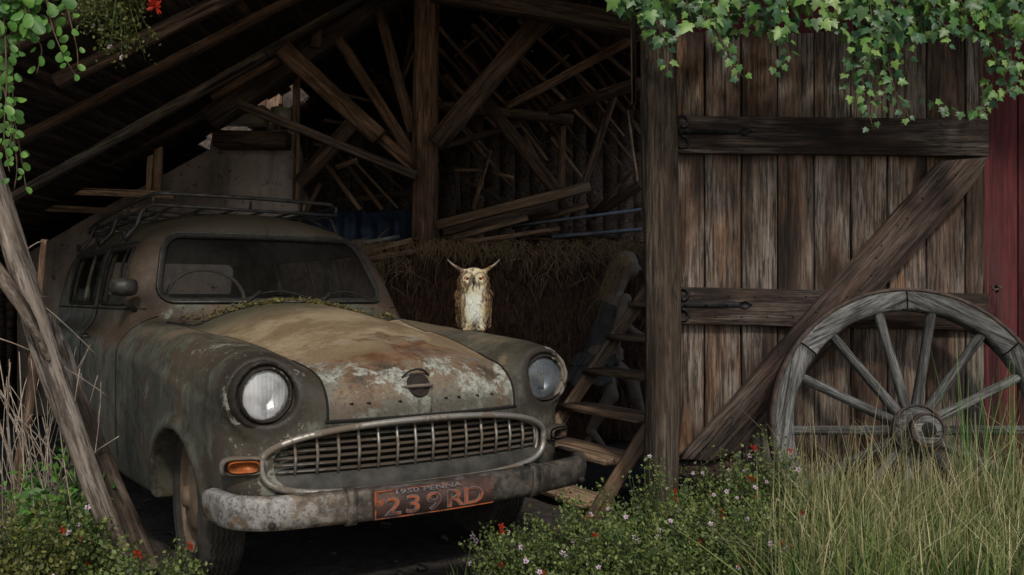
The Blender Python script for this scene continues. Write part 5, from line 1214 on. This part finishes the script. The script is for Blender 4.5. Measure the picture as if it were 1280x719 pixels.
M['small'] = leafmat('small_shrub_leaf', [(.025,.045,.014),(.055,.095,.024),(.12,.17,.04),(.24,.27,.08),(.08,.12,.04)], .2)
M['yell'] = leafmat('yellowing_leaf', [(.04,.055,.015),(.10,.11,.025),(.20,.20,.05),(.07,.10,.03)], .2)
M['vine'] = simple('vine_stem', (.10,.075,.045), .8, 0, .3, 20, .2); M['gstem'] = simple('green_stem', (.07,.10,.035), .8, 0, .3, 20, .2)
M['dry'] = simple('dry_stem', (.30,.25,.20), .85, 0, .35, 20, .2)
half = [(.06,-.10),(.24,-.16),(.46,-.02),(.34,.16),(.56,.42),(.30,.44),(.22,.62)]
out_ = [(0,0)]+half+[(0,1.0)]+[(-x, y) for x, y in half[::-1]]
IV = [(0,.32,.05)]+[(x, y, -.10*abs(x)-.10*max(0, y-.5)) for x, y in out_]; IF = [(0, i, 1+(i % len(out_))) for i in range(1, len(out_)+1)]
OV = [(0,.45,.02)]+[(.34*math.sin(t)*(1.0 if math.cos(t) > 0 else 1.1), .5-.5*math.cos(t), -.10*abs(math.sin(t))) for t in np.linspace(0, 2*math.pi, 11)[:-1]]; OF = [(0, i, 1+(i % 10)) for i in range(1, 11)]
def strandP(pts, Y, step=13):
    P_ = spline([W(a, c_, Y+(q[0] if q else 0)) for a, c_, *q in pts], 14); L_ = [0]
    for i in range(1, len(P_)): L_.append(L_[-1]+(P_[i]-P_[i-1]).length)
    return P_, L_
def along(P_, L_, s):
    i = max(1, min(len(L_)-1, int(np.searchsorted(L_, s)))); t = (s-L_[i-1])/max(1e-6, L_[i]-L_[i-1]); return P_[i-1].lerp(P_[i], t)
def vine(root, strands, m, V_, F_, size, step, spread=.03, band=None, stemr=.0022):
    pos = []; tip = []; nor = []; sz = []; b = MB()
    for (pts, Y) in strands:
        P_, L_ = strandP(pts, Y); b.tube(P_[::3]+[P_[-1]], [stemr*(1.3-.8*i/len(P_[::3])) for i in range(len(P_[::3])+1)], 5)
        s = 0; k = 0
        while s < L_[-1]:
            c = along(P_, L_, s); k += 1; sg = 1 if k % 2 else -1; f = 1-.45*s/L_[-1]
            pos.append(c+Vector((sg*random.uniform(.2, 1)*spread, random.uniform(-.03,.01), random.uniform(-.01,.01)))); tip.append((sg*random.uniform(.1, 1.1), random.uniform(-.4,.1), -1+random.uniform(-.3,.7))); nor.append((random.gauss(0,.45), -1, random.gauss(.35,.4))); sz.append(size*f*random.uniform(.7, 1.2)); s += step*random.uniform(.7, 1.3)
    for (px, py, Y) in (band or []):
        pos.append(W(px, py, Y)); tip.append((random.gauss(0, .6), random.uniform(-.4,.2), -1+random.uniform(-.3,.5))); nor.append((random.gauss(0,.5), -1, random.gauss(.45,.45))); sz.append(size*random.uniform(.6, 1.15))
    V, F = scatter(V_, F_, np.array([tuple(p_) for p_ in pos]), np.array(tip), np.array(nor), np.array(sz)); base = np.array(root.location)
    link('foliage', np_mesh('foliage', V-base, F), m, root)
    b.v = [tuple(Vector(v)-root.location) for v in b.v]; b.build('stem', M['vine'], root)
IVR = empty('ivy', W(1040, -70, 3.7)); tag(IVR, 'bright green ivy hanging over the top of the plank door', 'ivy')
def prof_(px): return float(np.interp(px, [755,790,830,900,940,1000,1050,1080,1130,1180,1230,1300], [2,26,30,34,44,30,40,66,52,44,38,34]))
band = []
for k in range(720):
    px = random.uniform(757, 1300); q = random.random()**1.15; band.append((px, -70+(prof_(px)+70)*q+random.gauss(0, 4), 3.62+random.uniform(-.16, .16)))
S = [([(800,-60),(812,0),(830,60),(828,92)],3.55),([(800,-60),(806,20),(822,60)],3.6),([(880,-60),(890,10),(905,60),(930,98)],3.55),([(870,-60),(880,20),(900,45)],3.5),([(930,-60),(945,20),(985,60),(965,95)],3.6),([(960,-60),(975,10),(990,40)],3.5),
     ([(850,-60),(858,0),(866,28)],3.5),([(1060,-60),(1066,40),(1062,90),(1068,130)],3.55),([(1080,-60),(1090,40),(1078,100),(1092,163)],3.5),([(1100,-60),(1106,50),(1118,110),(1140,152)],3.55),([(1090,-60),(1096,60),(1104,120),(1098,140)],3.62),
     ([(1070,-60),(1080,50),(1084,90)],3.6),([(1120,-60),(1128,30),(1134,80)],3.6),([(1150,-60),(1165,10),(1186,40),(1180,62)],3.5),([(1185,-60),(1200,10),(1235,60),(1256,92)],3.5),([(1275,-60),(1262,60),(1272,100),(1240,125),(1215,150)],3.6),([(1272,-60),(1285,20),(1275,60)],3.5),([(1240,-60),(1240,110),(1222,140),(1196,142),(1160,125)],3.68),([(1020,-60),(1030,0),(1042,40)],3.55),([(1215,-60),(1222,0),(1238,34)],3.5)]
vine(IVR, S, M['ivy'], IV, IF, .056, .020, .026, band)
CR = empty('creeper', W(20, -60, 2.4)); tag(CR, 'round-leaved green creeper dangling at the upper left edge', 'creeper')
S = [([(-2,-60),(6,40),(8,110),(5,170),(12,215)],2.35),([(14,-60),(14,40),(16,120),(14,170),(8,205)],2.4),([(30,-60),(38,30),(52,60),(46,92)],2.38),([(50,-60),(62,20),(78,66),(97,98)],2.4),([(4,-60),(2,60),(22,170),(33,238)],2.45),([(70,-60),(84,10),(96,60),(97,86)],2.5),([(-10,-60),(-4,60),(20,190),(18,236)],2.4),([(24,-60),(30,0),(36,34)],2.35),([(0,-60),(20,0),(24,70)],2.4)]
bd = [(random.uniform(-10, 50)*(1 if random.random() < .6 else 1.6), random.uniform(-40, 30), random.uniform(2.3,2.5)) for _ in range(90)]
vine(CR, S, M['creep'], OV, OF, .042, .024, .016, bd)
# small-leaved bush hanging under the eave
def bush(name, cx_, Y, z0, rx, ry, h, nst, nl, m, label, cat, group, lsize=.014, nfl=0, nred=0, hang=False, droop=.2):
    root = empty(name, (cx_, Y, z0)); tag(root, label, cat, group); ps = []; b = MB(); tips = []
    for s in range(nst):
        a = random.uniform(0, 2*math.pi); q = math.sqrt(random.random()); e = Vector((rx*q*math.cos(a), ry*q*math.sin(a), h*random.uniform(.35, 1.12)*(1-.45*q*q)))*(1)
        if hang: e.z = -abs(e.z)
        m1 = Vector((e.x*.35, e.y*.35, e.z*.55)); pts = [m1*2*t*(1-t)+e*t*t for t in np.linspace(0, 1, 6)]
        b.tube([p_+Vector((0,0,.0)) for p_ in pts], [.0022,.0018,.0016,.0013,.001,.0007], 4); tips.append(e)
        for j in range(nl): 
            t = random.uniform(.25, 1.0)**.7; c = m1*2*t*(1-t)+e*t*t; ps.append(c+Vector([random.gauss(0, .016) for _ in range(3)]))
    n = len(ps); P_ = np.array([tuple(p_) for p_ in ps]); V, F = scatter([(0,0,0),(.32,.45,-.05),(0,1,-.05),(-.32,.45,-.05)], [(0,1,2,3)], P_, RNG.normal(0, 1, (n,3))+[0,-.2,.5], RNG.normal(0, .6, (n,3))+[0,-.4,.9], RNG.uniform(.6, 1.4, n)*lsize)
    link('foliage', np_mesh('foliage', V, F), m, root); b.build('stem', M['gstem'], root)
    for j in range(nfl+nred):
        e = random.choice(tips); red = j >= nfl; src = FL_R if red else FL_P; o = D.objects.new('flower', src); COL.objects.link(o); o.parent = root
        if red and j % 2: e = e*1.05
        o.location = e*random.uniform(.92, 1.06)+Vector((0,0,.01)); o.rotation_euler = (R(random.uniform(20, 80)), random.uniform(-.5,.5), random.uniform(-.6,.6)); s_ = random.uniform(.55, 1.1); o.scale = (s_,)*3
    return root
def flower_pink():
    b = MB()
    for k in range(5):
        a = 2*math.pi*k/5; d = Vector((math.cos(a), math.sin(a), .25)); s_ = Vector((-math.sin(a), math.cos(a), 0)); b.m = 0
        b.add([d*.001, d*.006-s_*.0042, d*.0115-s_*.002, d*.0115+s_*.002, d*.006+s_*.0042], [(0,1,2,3,4)])
    b.m = 1; b.lathe([(.0028,.001),(.0022,.003),(.0004,.004)], 8)
    me = np_mesh('flower', b.v, b.f, b.mi); me.materials.append(M['pink']); me.materials.append(M['plum']); return me
def flower_red():
    b = MB()
    for k in range(26):
        a = random.uniform(0, 6.28); el_ = random.uniform(-.2, 1.4); d = Vector((math.cos(a)*math.cos(el_), math.sin(a)*math.cos(el_), math.sin(el_))); s_ = d.orthogonal().normalized(); L_ = random.uniform(.010,.020)
        b.add([d*.002-s_*.001, d*L_*.6-s_*.0026, d*L_, d*L_*.6+s_*.0026, d*.002+s_*.001], [(0,1,2,3,4)])
    me = np_mesh('flower', b.v, b.f, b.mi); me.materials.append(M['redf']); return me
M['pink'] = leafmat('pale_pink_petal', [(.50,.34,.46),(.72,.58,.68)], .3); M['plum'] = simple('plum_flower_centre', (.12,.02,.06), .7); M['redf'] = leafmat('red_petal', [(.42,.02,.012),(.62,.06,.03)], .25)
FL_P = flower_pink(); FL_R = flower_red()
def fx(px, Y): return (px-640)*Y/FOC
bush('eave_bush', fx(150, 2.9), 2.9, W(0, -60, 2.9).z, .16, .12, .36, 60, 45, M['yell'], 'dark yellow-green bush hanging from the eave beside the creeper', 'bush', None, .013, 5, 0, True)
bush('eave_bush', fx(105, 3.0), 3.0, W(0, -70, 3.0).z, .12, .12, .30, 30, 40, M['small'], 'small dusky bush tucked behind the dangling creeper', 'bush', None, .013, 3, 0, True)
o = D.objects.new('red_flower', FL_R); COL.objects.link(o); o.location = W(193, 8, 2.85); o.scale = (1.9,)*3; o.rotation_euler = (1.2, 0, 0); tag(o, 'single red blossom under the eave at the top of the rafters', 'flower')
gl = 'low flowering shrubs below the steps and the door'
for (px, Y, rx, h, nst, nl, nf, nr, lb) in [(640,3.15,.20,.26,60,60,7,5,'sparse low shrub with red blossoms below the number plate end of the bumper'),(720,3.05,.26,.38,110,70,12,5,'dense leafy shrub in front of the lowest step'),
    (810,3.15,.26,.46,130,70,15,4,'tall leafy shrub hiding the foot of the bay post'),(800,2.85,.30,.34,110,70,14,3,'yellow-green shrub at the bottom edge under the bay post'),(900,3.45,.24,.46,100,60,14,7,'shrub with many pink and red flowers in front of the door corner'),
    (890,3.0,.30,.38,120,70,18,5,'pink-flowered shrub at the bottom edge left of the grass'),(965,3.50,.20,.50,90,55,12,9,'red-flowered shrub growing beside the wagon wheel rim'),(965,3.1,.24,.36,90,60,14,3,'shrub mixed into the edge of the dry grass'),(690,2.8,.26,.20,70,60,8,3,'lowest shrub spilling along the bottom edge under the steps')]:
    bush('flower_shrub', fx(px, Y), Y, 0, rx, .22, h, nst, nl, M['small'], lb, 'shrub', gl, .0135, nf, nr)
gl2 = 'weedy plants around the leaning trunks'
for (px, Y, rx, h, nst, nl, nf, nr, lb, m_, ls) in [(30,2.75,.20,.48,80,60,8,2,'leafy weed clump at the lower left corner with red blossoms','yell',.016),(100,2.95,.20,.42,70,50,3,3,'weed clump growing round the foot of the thick leaning trunk','small',.018),(215,2.95,.13,.24,30,40,0,2,'small low weed beside the front tyre','small',.014),(70,3.15,.20,.62,40,26,2,0,'broad-leaved taller weed between the branch and the trunk','creep',.034),(150,2.8,.16,.28,50,50,1,3,'low weed with red flowers right of the trunk foot','small',.015)]:
    bush('weed', fx(px, Y), Y, 0, rx, .16, h, nst, nl, M[m_], lb, 'weed', gl2, ls, nf, nr)
# grass
def blades(name, n, xr, yr, hr, m, label, lean=.45, w=.0026, dens=None, kind='stuff', cat=None, z0=0.0, base=(0,0,0)):
    x = RNG.uniform(*xr, n*2); y = RNG.uniform(*yr, n*2)
    if dens is not None: k = RNG.random(n*2) < dens(x, y); x, y = x[k], y[k]
    x, y = x[:n], y[:n]; n = len(x); h = RNG.uniform(*hr, n)*RNG.uniform(.6, 1, n); a = RNG.uniform(0, 2*np.pi, n); L_ = RNG.normal(0, lean, n)*h; cv = RNG.uniform(.2, 1.0, n); K = 6; V = np.zeros((n, K, 2, 3))
    wa = RNG.uniform(0, np.pi, n); ww = w*RNG.uniform(.5, 1.4, n)
    for j in range(K):
        t = j/(K-1); bx_ = x+np.cos(a)*L_*t**(1+cv); by_ = y+np.sin(a)*L_*t**(1+cv)*.6; bz_ = z0+h*(t-.22*np.abs(L_/h)*t**2.5*cv)
        ta = ww*(1-t**1.6)+.0003
        for q, s in enumerate((-1, 1)): V[:, j, q, 0] = bx_+s*ta*np.cos(wa); V[:, j, q, 1] = by_+s*ta*np.sin(wa); V[:, j, q, 2] = bz_
    i = (np.arange(n)*K*2)[:, None]; F = np.concatenate([np.stack([i[:,0]+2*j, i[:,0]+2*j+1, i[:,0]+2*j+3, i[:,0]+2*j+2], 1) for j in range(K-1)])
    o = link(name, np_mesh(name, V.reshape(-1, 3)-np.array(base), F), m); o.location = base; tag(o, label, cat, None, kind); return o
def grassmat(name, g0, g1, t0, t1, za, zb):
    g = G(name); r = g.isl(); p = g.xyz(); gr = g.mix(r, g0, g1); tn = g.mix(g.math('FRACT', g.math('MULTIPLY', r, 7.3)), t0, t1)
    k = g.rng(g.math('ADD', p[2], g.math('MULTIPLY', g.math('FRACT', g.math('MULTIPLY', r, 13.1)), (zb-za)*1.4)), za+(zb-za)*.7, zb+(zb-za)*.4); c = g.mix(k, gr, tn)
    g.out(c, .6, 0, None, Specular_IOR_Level=.3); tr = g.N.new('ShaderNodeBsdfTranslucent'); g.L.new(c, tr.inputs[0]); mx = g.N.new('ShaderNodeMixShader'); mx.inputs[0].default_value = .25; g.L.new(g.b.outputs[0], mx.inputs[1]); g.L.new(tr.outputs[0], mx.inputs[2]); g.L.new(mx.outputs[0], g.N['Material Output'].inputs[0]); return g.m
M['grass'] = grassmat('meadow_grass', (.035,.065,.018), (.08,.13,.035), (.22,.19,.07), (.66,.60,.36), .12, .44)
M['ggrass'] = grassmat('green_meadow_grass', (.035,.075,.015), (.14,.25,.05), (.14,.19,.05), (.32,.36,.13), .15, .45)
M['reed'] = grassmat('reed_green', (.05,.13,.03), (.12,.24,.06), (.14,.25,.07), (.20,.30,.10), .5, 1.0)
def den(x, y): px = 640+x*FOC/y; return np.clip((px-930)/90, 0, 1)*np.clip((1420-px)/60, 0, 1)
blades('dry_grass', 7500, (.6, 2.9), (2.6, 3.78), (.20,.50), M['grass'], 'tangle of dry tan and green grass in front of the wagon wheel', dens=den, lean=.62, w=.0038)
blades('green_grass', 11500, (.6, 2.9), (2.5, 3.78), (.14,.44), M['ggrass'], 'green undergrowth of grass below the dry stalks at the lower right', dens=den, lean=.55, w=.0034)
blades('tall_grass_stalks', 1100, (1.0, 2.9), (3.1, 3.78), (.46,.74), M['grass'], 'thin taller grass stalks rising in front of the wheel hub', lean=.35, w=.0016, dens=den)
def den2(x, y): px = 640+x*FOC/y; return ((px < 640) & (px > 560))*.5+.15*(px > 640)+.3*(px < 130)
blades('sparse_grass', 700, (-1.9, .8), (2.75, 3.3), (.06,.24), M['grass'], 'sparse short grass along the front edge of the bay', dens=den2)
for i, (px, lb) in enumerate([(1212, 'tall green reed tuft right of the wheel hub'), (1252, 'tall green reed tuft at the right rim of the wheel')]):
    X = fx(px, 3.55); blades('reed_tuft', 34, (X-.045, X+.045), (3.5, 3.6), (.70,.98), M['reed'], lb, lean=.10, w=.0035, kind=None, cat='reeds', base=(X, 3.55, 0))
# dry stems tangled at the left
b = MB()
for k in range(70):
    px = random.uniform(5, 100); Y = random.uniform(3.0, 3.5); p0 = W(px, random.uniform(600, 690), Y); p1 = W(px+random.gauss(-5, 40), random.uniform(430, 600), Y+random.uniform(-.2,.2)); md = (p0+p1)/2+Vector((random.gauss(0,.05),random.gauss(0,.03),random.gauss(.02,.03)))
    pts = [p0*(1-t)**2+md*2*t*(1-t)+p1*t*t for t in np.linspace(0, 1, 8)]; b.tube(pts, random.uniform(.0009, .0024), 4)
for a_, c_ in (((-20,330),(128,452)),((-10,478),(90,640)),((20,540),(35,470)),((30,600),(24,440)),((-10,420),(140,500)),((35,395),(60,372)),((10,340),(60,300))):
    p0 = W(*a_, 2.9); p1 = W(*c_, 3.2); md = (p0+p1)/2+Vector((0,0,.05)); b.tube([p0*(1-t)**2+md*2*t*(1-t)+p1*t*t for t in np.linspace(0, 1, 8)], .0022, 5)
tag(b.build('dry_stems', M['dry']), 'tangle of bare dry stems between the thin branch and the trunks', kind='stuff')
# dead leaves and moss on the cowl
def debris():
    vs = []; fs = []
    pts = []
    for k in range(2600):
        x = random.gauss(.12, .27); x = max(-.5, min(.58, x)); pts.append((x, .655+.10*abs(x)**2*1.2+random.gauss(0, .018)+.06*(abs(x)/.58)**2.4))
    q = from_top(pts); c, s = math.cos(.609), math.sin(.609)
    for (x, y, z) in q:
        if z > 1.10: z = 1.045
        w = Vector((-.698+x*c-y*s, 3.747+x*s+y*c, z+random.uniform(0, .018))); d = Vector([random.gauss(0, 1) for _ in range(3)]); d.z *= .35; d.normalize(); e = d.orthogonal().normalized(); L_ = random.uniform(.008, .030); ww = random.choice((.001,.0015,.005,.007)); n = len(vs)
        vs += [w, w+d*L_*.5+e*ww, w+d*L_, w+d*L_*.5-e*ww]; fs.append((n,n+1,n+2,n+3))
    base = Vector((-.7+.0, 4.2, 1.05)); m = leafmat('dead_leaf_litter', [(.05,.032,.018),(.13,.09,.045),(.20,.18,.05),(.10,.10,.03),(.06,.045,.03)], .1, .8)
    o = link('leaf_litter', np_mesh('leaf_litter', [v-base for v in vs], fs), m); o.location = base; tag(o, 'dead leaves and moss gathered along the foot of the windscreen', kind='stuff')
debris()
b = MB()
for k in range(90):
    X = random.uniform(-2.4, 1.0); Y = random.uniform(2.9, 5.2); s_ = random.uniform(.008, .03); b.box((X, Y, s_*.2), (s_*2, s_*1.6, s_), Matrix.Rotation(random.uniform(0, 3), 3, 'Z'), bev=s_*.35, jit=s_*.15)
tag(b.build('gravel', simple('dusty_pebble', (.05,.045,.04), .9)), 'scattered pebbles on the dirt floor of the bay', kind='stuff')
EXPO = -0.08
# ------------------------------------------------------------------ camera, light
cam = D.cameras.new('camera'); co = D.objects.new('camera', cam); COL.objects.link(co); SC.camera = co
co.location = (0, 0, CAMH); co.rotation_euler = (R(90), 0, 0); cam.sensor_width = 36; cam.lens = 36*FOC/1280; cam.shift_y = (HOR-359.5)/1280
cam.clip_start = .05; cam.clip_end = 500
wd = D.worlds.new('World'); SC.world = wd; wd.use_nodes = True; nt = wd.node_tree
sky = nt.nodes.new('ShaderNodeTexSky'); sky.sky_type = 'NISHITA'; sky.sun_disc = False
SUN_EL, SUN_AZ = R(45), R(168)      # azimuth clockwise from +Y towards +X
sky.sun_elevation = SUN_EL; sky.sun_rotation = SUN_AZ; sky.air_density = 1.2; sky.dust_density = 2.5; sky.ozone_density = 1.0
nt.links.new(sky.outputs[0], nt.nodes['Background'].inputs[0]); nt.nodes['Background'].inputs[1].default_value = .13
sun = D.lights.new('sun', 'SUN'); so = D.objects.new('sun', sun); COL.objects.link(so); sun.energy = 2.0; sun.angle = R(5); sun.color = (1, .93, .82)
sd = Vector((math.sin(SUN_AZ)*math.cos(SUN_EL), math.cos(SUN_AZ)*math.cos(SUN_EL), math.sin(SUN_EL)))
so.rotation_euler = sd.to_track_quat('Z', 'Y').to_euler(); so.location = sd*20
SC.view_settings.view_transform = 'Standard'; SC.view_settings.look = 'None'; SC.view_settings.gamma = 1; SC.view_settings.exposure = EXPO
SC.cycles.max_bounces = 8; SC.cycles.transparent_max_bounces = 16; SC.cycles.use_denoising = True
SC.cycles.sample_clamp_indirect = 4
